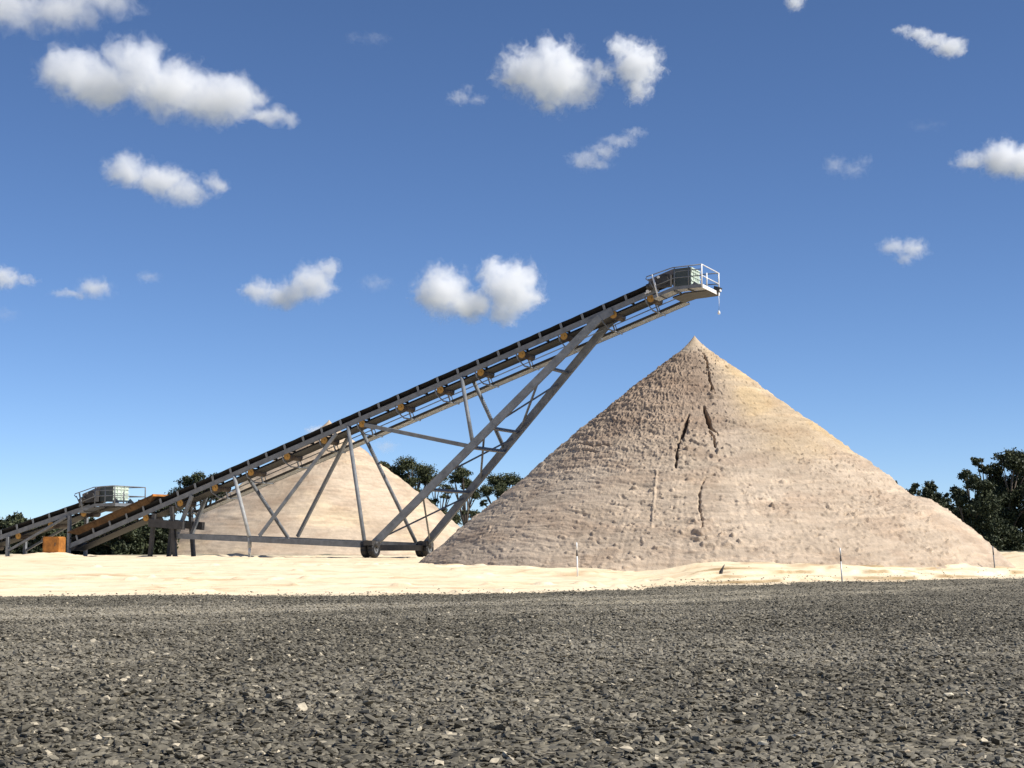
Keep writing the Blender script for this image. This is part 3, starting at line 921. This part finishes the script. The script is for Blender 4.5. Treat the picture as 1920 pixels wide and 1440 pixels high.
# skirted feed hopper over the tail
hop = bpy.data.meshes.new('feed_hopper')
hv = []
for (dw, v) in ((.06, .05), (.28, .25)):
    for t, w in ((23.2 if dw > .2 else 23.6, -dw + .06), (28.2 if dw > .2 else 27.9, -dw + .06), (28.2 if dw > .2 else 27.9, BW + dw - .06), (23.2 if dw > .2 else 23.6, BW + dw - .06)):
        hv.append(tuple(L(t, w, v)))
hop.from_pydata(hv, [], [(0, 1, 5, 4), (1, 2, 6, 5), (2, 3, 7, 6), (3, 0, 4, 7)])
ho = link('feed_hopper', hop, main.root, ORANGE_SHADED)
sd = ho.modifiers.new('plate', 'SOLIDIFY'); sd.thickness = .03
for k in range(5):
    t = 23.6 + k * 1.05
    link('rib', box_mesh('rib', L(t, -.03, .06), L(t - .03, -.25, .24), .05, .06, L(1, 0, 0) - L(0, 0, 0)), ho, ORANGE_SHADED)
link('rim', box_mesh('rim', L(23.15, -.25, .26), L(28.25, -.25, .26), .06, .06, LEGN), ho, ORANGE_SHADED)
link('rim', box_mesh('rim', L(23.15, -.30, .25), L(23.15, BW + .30, .25), .08, .10, LEGN), ho, ORANGE)

# hanging level probe below the head
hp = main.root.matrix_basis @ main.G(-4.5, 1.15, .30)
pr = empty('level_probe', (hp.x, hp.y, hp.z - .72))
tag(pr, 'small white level probe hanging on a thin cable below the stacker head', 'probe')
link('cable', tube_mesh('cable', [(0, 0, .08), (.012, 0, .4), (0, 0, .74)], .010, 6), pr, WHITE)
link('weight', tube_mesh('weight', [(0, 0, -.075), (0, 0, -.05), (0, 0, .03), (0, 0, .09)], [.02, .055, .05, .012], 12), pr, WHITE)

# ------------------------------------------------------------------ the short feed conveyor at far left
feed = Conveyor('feed_conveyor', -21.9, 75.7, 2.66, R(15.0), 0.62, 8.2)
tag(feed.root, 'lower short belt conveyor at far left, its head above the orange hopper', 'conveyor')
feed.belt_and_frame()
feed.return_rollers([-1.95, .05, 2.05, 4.05])
feed.head(STEEL, STEEL)
for w in (-.05, feed.BW + .05):
    for t in (-1.2, 2.6):
        p = feed.L(t, w, -.40)
        feed.bar('support_post', p, Vector((p.x, w, -.02)), .14, .14, STEEL, Vector((0, 1, 0)))
    feed.bar('diagonal_strut', feed.L(-1.0, w, -.42), Vector((feed.L(2.6, 0, 0).x, w, .25)), .10, .10, STEEL)

# ------------------------------------------------------------------ orange cabinet and marker stakes
cb = empty('generator_cabinet', (-20.28, 71.0, float(sand_z(-20.28, 71.0)) - .02))
cb.rotation_euler = (0, 0, R(-12))
tag(cb, 'square orange metal cabinet standing on the sand at far left', 'cabinet')
cm = prism_mesh('body', [(-.38, .06), (.38, .06), (.38, .70), (.34, .76), (-.34, .76), (-.38, .70)], -.32, .32)
link('body', cm, cb, ORANGE)
link('door', box_mesh('door', (-.33, -.328, .40), (.33, -.328, .40), .02, .56), cb, ORANGE)
link('handle', box_mesh('handle', (.22, -.345, .35), (.22, -.345, .50), .03, .02, Vector((0, 1, 0))), cb, DARK)
link('skid', box_mesh('skid', (-.40, 0, .03), (.40, 0, .03), .66, .06), cb, DARK)

def stake(px, top_y, base_y, Y, label, lean, tone):
    p = at(px, base_y, Y)
    g = float(max(sand_z(p.x, Y), gravel_z(p.x, Y) if Y < edge_y(p.x) else -9))
    top = at(px, top_y, Y).z
    h = top - g
    o = empty('marker_stake', (p.x, Y, g))
    o.rotation_euler = lean
    tag(o, label, 'stake', 'marker stakes along the foot of the pile')
    cuts = ((-.15, .60 * h, .022), (.60 * h, .77 * h, .0235), (.77 * h, h, .022))
    for i, (z0, z1, r_) in enumerate(cuts):
        nm = 'band' if i == 1 else 'shaft'
        link(nm, tube_mesh(nm, [(0, 0, z0), (0, 0, z1 + (0.0 if i else .001))], [r_, r_ * .97], 10), o, DARK if i == 1 else tone)
    return o
stake(1083, 1017, 1084, 46.0, 'white stake with a dark band, in front of the big pile\'s left half', (R(1.5), R(-1.5), 0), WHITE)
stake(1579, 1027, 1090, 46.9, 'thin pale stake with a dark band, in front of the big pile\'s right half', (R(-2), R(-2), 0), GALV)
stake(1865, 1024, 1062, 55.3, 'grey stake at the far right foot of the big pile', (R(1), R(-4), 0), STEEL)

# a dead stick poking out of the sand bank
sp = at(1352, 1078, 46.6)
sk = link('stick', tube_mesh('stick', [(-.02, 0, -.12), (.0, 0, .06), (.07, .02, .20), (.11, .03, .27)], [.05, .055, .022, .010], 7), mat=DARK, loc=(sp.x, 46.6, float(sand_z(sp.x, 46.6))))
tag(sk, 'short black stick poking out of the pale sand bank in front of the big pile', 'stick')
# ------------------------------------------------------------------ trees
def leaf_mat(name, a, b_, c):
    m, n, l, b = new_mat(name)
    g = n.new('ShaderNodeNewGeometry')
    r = ramp(n, [(0, a), (.55, b_), (1, c)])
    l.new(g.outputs['Random Per Island'], r.inputs['Fac'])
    l.new(r.outputs[0], b.inputs['Base Color'])
    b.inputs['Roughness'].default_value = .6
    b.inputs['Specular IOR Level'].default_value = .25
    return m
LEAF_GUM = leaf_mat('gum_leaves', (.038, .046, .020), (.070, .080, .034), (.115, .118, .052))
LEAF_DARK = leaf_mat('dark_leaves', (.024, .033, .017), (.046, .057, .028), (.082, .090, .040))
BARK = metal('bark', (.16, .13, .10), .9, 0, .4, .1)

def leaves(name, clumps, size, density, seed):
    """clumps: (centre, radii) ellipsoids; many small lance-shaped leaf sprays, denser towards the skin of each clump."""
    rs = np.random.RandomState(seed)
    C_, A_ = [], []
    for c, rad in clumps:
        area = rad[0] * rad[2] * math.pi
        N = int(max(24, area * density))
        # clump broken into sub-tufts so that gaps open between them
        nt = max(6, int(N / 70))
        tc = rs.normal(size=(nt, 3)); tc /= np.linalg.norm(tc, axis=1)[:, None]
        tc *= rs.uniform(.25, .95, (nt, 1))
        q = tc[rs.randint(0, nt, N)] + rs.normal(0, .19, (N, 3))
        C_.append(np.array(c) + q * np.array(rad))
    P = np.concatenate(C_)
    N = len(P)
    d = rs.normal(size=(N, 3)) + np.array([0, 0, -.35]); d /= np.linalg.norm(d, axis=1)[:, None]
    s = np.cross(d, rs.normal(size=(N, 3))); s /= np.linalg.norm(s, axis=1)[:, None]
    ln = size * rs.uniform(.6, 1.3, (N, 1)); wd = ln * rs.uniform(.18, .34, (N, 1))
    V = np.stack([P - d * ln * .5, P + s * wd, P + d * ln * .5, P - s * wd], 1).reshape(-1, 3)
    me = bpy.data.meshes.new(name)
    me.vertices.add(4 * N); me.vertices.foreach_set('co', V.astype(np.float32).ravel())
    me.loops.add(4 * N); me.loops.foreach_set('vertex_index', np.arange(4 * N, dtype=np.int32))
    me.polygons.add(N); me.polygons.foreach_set('loop_start', np.arange(0, 4 * N, 4, dtype=np.int32))
    me.update(calc_edges=True)
    return me

def tree(name, label, trunk_px, Y, clumps_px, mat, seed, group, size=.19, density=900, lean=0.0):
    g = float(sand_z(0, Y)) - .05
    base = at(trunk_px, HORIZON, Y); base.z = g
    root = empty(name, base)
    tag(root, label, 'tree' if 'tree' in name else 'shrub', group)
    rnd = random.Random(seed)
    k = Y / FPX
    cl = []
    for (x, y, rx, ry) in clumps_px:
        c = at(x, y, Y) - base
        c.y += rnd.uniform(-1, 1) * rx * k * 1.6
        cl.append(((c.x, c.y, c.z), (rx * k * 1.05, (rx + ry) * .55 * k, ry * k * 1.05)))
    link('crown', leaves('crown', cl, size, density, seed), root, mat)
    # trunk that forks towards the clumps
    zs = sorted(c[0][2] for c in cl)
    fork = Vector((rnd.uniform(-.2, .2) + lean, 0, max(.5, zs[0] * .55)))
    h = max(zs)
    r0 = .055 * h ** .75 + .05
    ms = [tube_mesh('t', [(0, 0, -.2), (fork.x * .4 + rnd.uniform(-.1, .1), 0, fork.z * .5), tuple(fork)], [r0, r0 * .85, r0 * .75], 9)]
    for (c, rad) in cl:
        c = Vector(c)
        mid = fork.lerp(c, .5) + Vector((rnd.uniform(-.25, .25), rnd.uniform(-.2, .2), rnd.uniform(-.1, .35)))
        end = c + Vector((0, 0, rad[2] * .2))
        ms.append(tube_mesh('t', [tuple(fork), tuple(mid), tuple(end)], [r0 * .5, r0 * .3, r0 * .1], 6))
        for _ in range(2):
            tip = c + Vector((rnd.uniform(-1, 1) * rad[0], rnd.uniform(-1, 1) * rad[1], rnd.uniform(-.3, .9) * rad[2])) * .8
            ms.append(tube_mesh('t', [tuple(mid), tuple(mid.lerp(tip, .55) + Vector((0, 0, .1))), tuple(tip)], [r0 * .2, r0 * .13, r0 * .05], 5))
    link('trunk', join('trunk', ms), root, BARK)
    return root

GUMS = 'gum trees on the skyline between the piles'
tree('gum_tree', 'broad flat-topped gum tree just right of the far sand pile\'s peak', 776, 158,
     [(722, 873, 13, 9), (738, 882, 17, 10), (762, 872, 20, 13), (790, 884, 24, 15), (752, 896, 20, 10), (778, 904, 16, 9), (735, 902, 16, 9), (800, 900, 14, 8), (770, 930, 24, 14), (745, 925, 18, 14)], LEAF_GUM, 3, GUMS)
tree('gum_tree', 'sparse low gum tree with gaps in its crown, left of the conveyor\'s main legs', 818, 163,
     [(817, 899, 20, 11), (842, 918, 18, 8), (794, 928, 11, 8), (808, 944, 15, 10), (850, 974, 22, 13), (826, 962, 18, 10), (832, 930, 10, 6)], LEAF_GUM, 4, GUMS)
tree('gum_tree', 'slim gum tree seen between the conveyor\'s two main legs', 874, 152,
     [(866, 887, 18, 13), (851, 899, 14, 8), (874, 908, 15, 12), (888, 926, 12, 11), (878, 963, 15, 8), (868, 936, 8, 6), (895, 968, 14, 10)], LEAF_GUM, 5, GUMS)
tree('gum_tree', 'rounded gum tree half hidden by the left edge of the big pile', 942, 155,
     [(930, 901, 21, 14), (960, 900, 18, 13), (911, 921, 16, 12), (940, 922, 19, 13), (905, 943, 8, 6), (976, 907, 12, 9), (965, 930, 22, 14), (985, 935, 18, 14)], LEAF_GUM, 6, GUMS)
tree('gum_tree', 'bushy dark tree showing just above the conveyor belt at left', 385, 140,
     [(352, 905, 16, 12), (375, 902, 15, 14), (398, 897, 16, 12), (415, 895, 12, 9), (380, 925, 34, 16), (345, 930, 30, 16), (320, 950, 30, 18), (410, 925, 20, 16)], LEAF_DARK, 7, 'dark trees behind the far sand pile')
BUSH = 'dark bushes behind the conveyor tail'
for i, (cx, top, wd, Y, lab) in enumerate(((-70, 960, 70, 104, 'dark bush just past the left edge of the photo, beyond the feed conveyor'), (5, 968, 60, 100, 'dark bush at the left edge, behind the feed conveyor belt'), (70, 975, 55, 98, 'dark bush behind the orange cabinet'),
                                           (140, 972, 60, 102, 'dark bush under the feed conveyor head'), (215, 975, 60, 99, 'dark bush behind the stacker tail, left of the far pile'), (280, 980, 45, 104, 'dark bush touching the left foot of the far sand pile'))):
    rnd = random.Random(40 + i)
    cl = []
    for k in range(26):
        y = rnd.uniform(top + 8, 1040)
        cl.append((cx + rnd.uniform(-1, 1) * wd * .75, y, rnd.uniform(16, 28), rnd.uniform(10, 16)))
    tree('bush', lab, cx, Y, cl, LEAF_DARK, 50 + i, BUSH, .22, 800)
RT = 'dark trees behind the right end of the big pile'
tree('tall_tree', 'tallest dark tree, cut by the right edge of the photo', 1885, 116,
     [(1892, 866, 34, 18), (1866, 880, 18, 13), (1834, 867, 14, 8), (1848, 882, 15, 7), (1908, 868, 22, 17), (1930, 872, 30, 22), (1872, 905, 20, 15), (1908, 908, 24, 18), (1890, 935, 40, 22), (1860, 930, 22, 16), (1930, 930, 30, 28),
      (1865, 968, 40, 22), (1905, 975, 34, 24), (1860, 1003, 40, 20), (1910, 1008, 34, 20), (1945, 985, 30, 30), (1880, 1025, 40, 14)], LEAF_DARK, 21, RT, .21, 950)
tree('tall_tree', 'dark tree with a ragged left side, between the tallest tree and the low trees', 1822, 113,
     [(1813, 890, 12, 12), (1822, 906, 20, 13), (1836, 916, 22, 14), (1804, 926, 17, 13), (1794, 938, 14, 13), (1832, 945, 32, 20), (1812, 968, 32, 20), (1840, 985, 34, 22), (1808, 998, 34, 20), (1835, 1020, 36, 16), (1800, 1022, 26, 12)], LEAF_DARK, 22, RT, .21, 950)
tree('low_tree', 'low spiky-topped dark tree left of the tall ones, behind the big pile\'s right flank', 1745, 120,
     [(1706, 926, 12, 12), (1720, 917, 11, 11), (1748, 914, 10, 15), (1734, 928, 14, 12), (1757, 940, 20, 14), (1772, 946, 16, 13), (1774, 929, 5, 4), (1762, 958, 22, 14), (1782, 962, 22, 16), (1740, 962, 22, 18), (1770, 985, 34, 20), (1720, 950, 18, 16)], LEAF_DARK, 23, RT, .21, 950)
tree('low_tree', 'small wispy tree just clearing the big pile\'s right slope', 1680, 124,
     [(1671, 903, 10, 7), (1682, 915, 10, 8), (1690, 928, 12, 9), (1665, 930, 14, 12), (1680, 945, 18, 14), (1700, 950, 14, 12)], LEAF_DARK, 24, RT, .18, 500)
tree('tall_tree', 'dark tree just beyond the right edge of the photo', 2010, 118,
     [(2000, 880, 40, 24), (1985, 905, 34, 20), (2030, 900, 34, 24), (2005, 935, 44, 24), (1985, 970, 36, 24), (2030, 975, 40, 28), (2000, 1008, 46, 20)], LEAF_DARK, 25, RT, .21, 950)
# ------------------------------------------------------------------ a few pale stones that stand out of the gravel
def stone_mat(name, c):
    m, n, l, b = new_mat(name)
    tc = n.new('ShaderNodeTexCoord')
    n1 = nd(n, 'ShaderNodeTexNoise'); n1.inputs['Scale'].default_value = 60; n1.inputs['Detail'].default_value = 5
    l.new(tc.outputs['Object'], n1.inputs['Vector'])
    r = ramp(n, [(.3, tuple(x * .7 for x in c)), (.65, c)])
    l.new(n1.outputs['Fac'], r.inputs['Fac']); l.new(r.outputs[0], b.inputs['Base Color'])
    b.inputs['Roughness'].default_value = .8
    return m
CREAM, BUFF = stone_mat('cream_stone', (.72, .63, .46)), stone_mat('buff_stone', (.50, .40, .27))
def ground_hit(px, py):
    d = ray_dir(px, py)
    lo, hi = 2.0, 60.0
    for _ in range(60):
        m = (lo + hi) / 2
        p = Vector((0, 0, EYE)) + d * (m / d.y)
        if p.z > float(gravel_z(p.x, p.y)): lo = m
        else: hi = m
    return Vector((0, 0, EYE)) + d * (lo / d.y)
for i, (px, py, w, h, mat, lab) in enumerate((
        (1430, 1403, 28, 9, CREAM, 'long smooth cream stone lying in the near gravel, right of the middle'),
        (1778, 1312, 24, 18, CREAM, 'jagged cream flake standing in the gravel at the right'),
        (1805, 1407, 26, 10, BUFF, 'rounded buff stone at the bottom edge, towards the right corner'),
        (1702, 1420, 18, 10, BUFF, 'small buff stone at the bottom edge, left of the rounded buff one'),
        (1348, 1412, 24, 9, BUFF, 'flat brownish stone at the bottom, left of the long cream stone'),
        (1358, 1360, 18, 12, BUFF, 'pale grey-buff stone just above and left of the long cream stone'),
        (1830, 1365, 20, 7, CREAM, 'thin pale flake at the far right of the near gravel'),
        (1430, 1216, 13, 7, CREAM, 'small cream stone in the middle distance of the gravel'))):
    g = ground_hit(px, py)
    k = g.y / FPX
    me = chip_mesh('stone', 300 + i, .55)
    o = link('stone', me, mat=mat, loc=(g.x, g.y, g.z + .012))
    o.scale = (w * k * .55, w * k * .42, max(h * k * .9, .008))
    o.rotation_euler = ((R(38), R(12), R(20)) if i == 1 else (R(8 - 3 * i), R(4 * (i % 3) - 4), R(-25 + 17 * i)))
    tag(o, lab, 'stone', 'pale stones lying in the gravel')
# ------------------------------------------------------------------ clouds
CLOUD_BASE = 420.0
def cloud(label, blobs, dens=1.0, warp=0.5, erode=0.55, seed=0.0, soft=1.5):
    """blobs: (px, py, rx, ry, strength) seen from the yard; each cloud is one body of vapour at its own distance."""
    mpy = sum(b[1] for b in blobs) / len(blobs)
    el = math.atan((HORIZON - mpy) / FPX)
    Y = CLOUD_BASE / math.tan(max(el, R(3.5)))
    cx = sum(b[0] for b in blobs) / len(blobs)
    c = at(cx, mpy, Y)
    k = Y / FPX * 1.02
    size = max(max(b[2] for b in blobs), 1) * k
    bl = []
    rnd = random.Random(hash((len(blobs), int(cx))) & 0xffff)
    for (px, py, rx, ry, s) in blobs:
        p = at(px, py, Y) - c
        p.y += rnd.uniform(-.25, .25) * rx * k
        bl.append((p, rx * k, 0.5 * (rx + ry) * k, ry * k, s))
    # hull: every blob as a swollen ball, united into one closed body
    bm = bmesh.new()
    sw = 1.15 + 0.42 * warp
    for (p, rx, ry, rz, s) in bl:
        m = Matrix.Translation(p) @ Matrix.Diagonal((rx * sw, ry * sw, rz * sw, 1))
        bmesh.ops.create_icosphere(bm, subdivisions=2, radius=1.0, matrix=m)
    me = bpy.data.meshes.new('cloud')
    bm.to_mesh(me); bm.free()
    o = link('cloud', me, loc=c)
    rm = o.modifiers.new('unite', 'REMESH')
    rm.mode = 'VOXEL'
    rm.voxel_size = max(size * 0.12, min(min(b[1], b[3]) for b in bl) * 0.3)
    dg = bpy.context.evaluated_depsgraph_get()
    me2 = bpy.data.meshes.new_from_object(o.evaluated_get(dg))
    me2.name = 'cloud'
    o.modifiers.clear()
    o.data = me2
    bpy.data.meshes.remove(me)
    # vapour
    m = bpy.data.materials.new('cloud_vapour')
    m.use_nodes = True
    n, l = m.node_tree.nodes, m.node_tree.links
    n.clear()
    out = n.new('ShaderNodeOutputMaterial')
    tc = n.new('ShaderNodeTexCoord')
    def math_(op, a, b=None, c=None):
        x = n.new('ShaderNodeMath'); x.operation = op
        for i, v in enumerate((a, b, c)):
            if v is None: continue
            if isinstance(v, (int, float)): x.inputs[i].default_value = v
            else: l.new(v, x.inputs[i])
        return x.outputs[0]
    def vm(op, a, b):
        x = n.new('ShaderNodeVectorMath'); x.operation = op
        l.new(a, x.inputs[0])
        if isinstance(b, (tuple, Vector)): x.inputs[1].default_value = b
        elif b is not None: l.new(b, x.inputs[1])
        return x
    P = tc.outputs['Object']
    n1 = nd(n, 'ShaderNodeTexNoise', noise_dimensions='4D')
    n1.inputs['W'].default_value = seed
    n1.inputs['Scale'].default_value = 2.1 / size
    n1.inputs['Detail'].default_value = 2.5
    n1.inputs['Roughness'].default_value = 0.55
    l.new(P, n1.inputs['Vector'])
    off = vm('SUBTRACT', n1.outputs['Color'], (0.5, 0.5, 0.5)).outputs[0]
    sc = vm('MULTIPLY', off, (warp * size * 1.5,) * 3).outputs[0]
    P2 = vm('ADD', P, sc).outputs[0]
    acc = None
    for (p, rx, ry, rz, s) in bl:
        d = vm('SUBTRACT', P2, p).outputs[0]
        d = vm('MULTIPLY', d, (1 / rx, 1 / ry, 1 / rz)).outputs[0]
        ln = vm('LENGTH', d, None).outputs['Value']
        f = math_('MULTIPLY', math_('SUBTRACT', 1.0, ln), s)
        if acc is None: acc = f
        else:
            x = n.new('ShaderNodeMath'); x.operation = 'SMOOTH_MAX'
            l.new(acc, x.inputs[0]); l.new(f, x.inputs[1]); x.inputs[2].default_value = 0.15
            acc = x.outputs[0]
    n2 = nd(n, 'ShaderNodeTexNoise')
    n2.inputs['Scale'].default_value = 3.4 / size
    n2.inputs['Detail'].default_value = 6.0
    n2.inputs['Roughness'].default_value = 0.66
    n2.inputs['Distortion'].default_value = 0.35
    l.new(P2, n2.inputs['Vector'])
    det = math_('MULTIPLY', math_('SUBTRACT', n2.outputs['Fac'], 0.5), erode * 3.0)
    f = math_('ADD', acc, det)
    f = math_('MULTIPLY', f, soft)
    x = n.new('ShaderNodeClamp'); l.new(f, x.inputs[0])
    f = math_('POWER', x.outputs[0], 1.35)
    f = math_('MULTIPLY', f, (.45 + .4 * dens if dens > .9 else dens ** 2.0) * 4.3 / size)
    vol = n.new('ShaderNodeVolumeScatter')
    vol.inputs['Color'].default_value = (0.995, 0.995, 0.995, 1)
    vol.inputs['Anisotropy'].default_value = 0.1
    l.new(f, vol.inputs['Density'])
    l.new(vol.outputs[0], out.inputs['Volume'])
    m.cycles.volume_step_rate = 0.35
    o.data.materials.clear()
    o.data.materials.append(m)
    tag(o, label, 'cloud', 'clouds in the blue sky')
    return o

cloud('longest white cloud, sloping down to the right, upper left of the sky',
      [(130, 130, 70, 50, 1), (190, 160, 80, 50, 1), (255, 130, 62, 62, 1), (320, 165, 85, 62, 1), (270, 110, 36, 40, 1),
       (400, 190, 95, 45, 1), (440, 180, 60, 40, 1), (500, 215, 50, 20, .8), (545, 222, 20, 20, .9)], 1.2, .5, .6, 1.3)
cloud('grey-based cloud cut by the top left corner of the photo',
      [(20, 20, 100, 48, 1), (110, 18, 90, 46, 1), (200, 0, 80, 26, .9)], .7, .5, .6, 2.1)
cloud('mid-sized cloud with a tail to the right, below the longest cloud',
      [(240, 320, 48, 34, 1), (300, 335, 60, 34, 1), (345, 360, 50, 28, .9), (405, 345, 24, 24, .7)], .8, .5, .6, 3.3)
cloud('large round white cloud high in the middle of the sky',
      [(990, 130, 62, 50, 1), (1040, 145, 70, 66, 1), (1035, 110, 50, 40, 1), (1085, 165, 44, 40, .9), (1120, 135, 30, 20, .6)], 1.1, .6, .75, 4.4)
cloud('ragged white cloud just right of the large round one at the top',
      [(1195, 120, 50, 46, 1), (1165, 85, 28, 24, .8), (1195, 165, 28, 32, .8), (1140, 140, 22, 16, .5)], 1.0, .6, .75, 5.2)
cloud('brightest twin-headed white cloud just above the conveyor belt',
      [(830, 545, 55, 52, 1), (880, 570, 50, 34, 1), (960, 540, 62, 56, 1), (925, 510, 36, 30, 1), (945, 585, 36, 30, .9)], 1.3, .5, .6, 6.8)
cloud('grey-white cloud with a notched left end, left of the brightest twin cloud',
      [(487, 545, 36, 26, .9), (530, 556, 42, 26, 1), (556, 545, 40, 28, 1), (588, 530, 46, 38, 1), (615, 505, 24, 22, .9)], .75, .5, .6, 7.4)
cloud('white cloud cut by the right edge of the photo',
      [(1880, 296, 48, 38, 1), (1915, 306, 45, 36, 1), (1822, 302, 36, 20, .6)], .9, .5, .55, 8.1)
cloud('small streak of cloud with a bright right end near the top right corner',
      [(1780, 90, 36, 21, 1), (1750, 77, 34, 15, .9), (1724, 64, 32, 12, .8), (1698, 56, 26, 9, .7)], .8, .5, .6, 9.6)
cloud('small ragged cloud in the lower right sky, left of the dark trees',
      [(1676, 462, 30, 18, .9), (1712, 466, 32, 22, .9), (1696, 486, 20, 14, .8)], .55, .55, .65, 10.2)
cloud('thin wedge-shaped cloud below the large round one',
      [(1098, 300, 36, 20, .8), (1132, 284, 34, 17, .8), (1160, 266, 36, 13, .8), (1190, 250, 24, 10, .7), (1122, 310, 28, 12, .8)], .5, .55, .7, 11.7)
cloud('small wisp of cloud just left of the large round one',
      [(862, 184, 28, 14, .8), (896, 188, 22, 10, .8), (878, 166, 12, 12, .6)], .4, .55, .7, 12.3)
cloud('faint smear of cloud at the top, left of the middle',
      [(665, 70, 20, 11, .6), (702, 74, 32, 13, .6)], .22, .55, .7, 13.9)
cloud('tiny bright cloud cut by the top edge of the photo, right of the middle', [(1490, 4, 20, 20, .9)], .6, .55, .6, 14.4)
cloud('faint broken cloud left of the cloud at the right edge', [(1565, 310, 24, 20, .7), (1600, 318, 28, 18, .6), (1622, 300, 18, 11, .5)], .32, .55, .7, 15.1)
cloud('very faint thin streak above the cloud at the right edge', [(1735, 238, 42, 11, .6)], .16, .55, .7, 16.2)
cloud('low small cloud with a flat tail at the left, below the tailed cloud', [(178, 540, 38, 21, .9), (132, 552, 42, 9, .7)], .6, .5, .6, 17.7)
cloud('cloud cut by the left edge, level with the belt-high clouds', [(4, 520, 34, 24, .9), (46, 526, 26, 11, .5)], .7, .5, .6, 18.8)
cloud('tiny puff of cloud between the flat-tailed and the notched cloud', [(278, 520, 24, 13, .7)], .35, .5, .6, 19.3)
cloud('thin hooked wisp just left of the brightest twin cloud', [(706, 532, 32, 16, .7)], .28, .55, .75, 20.5)
cloud('faint low puff against the left edge of the photo', [(14, 590, 28, 15, .6)], .22, .5, .6, 21.2)
cloud('low bright scrap of cloud by the far sand pile\'s peak', [(596, 810, 26, 13, .9)], .7, .5, .6, 22.4)
cloud('low pale puff right of the far sand pile\'s peak', [(722, 838, 28, 13, .7)], .35, .5, .6, 23.6)
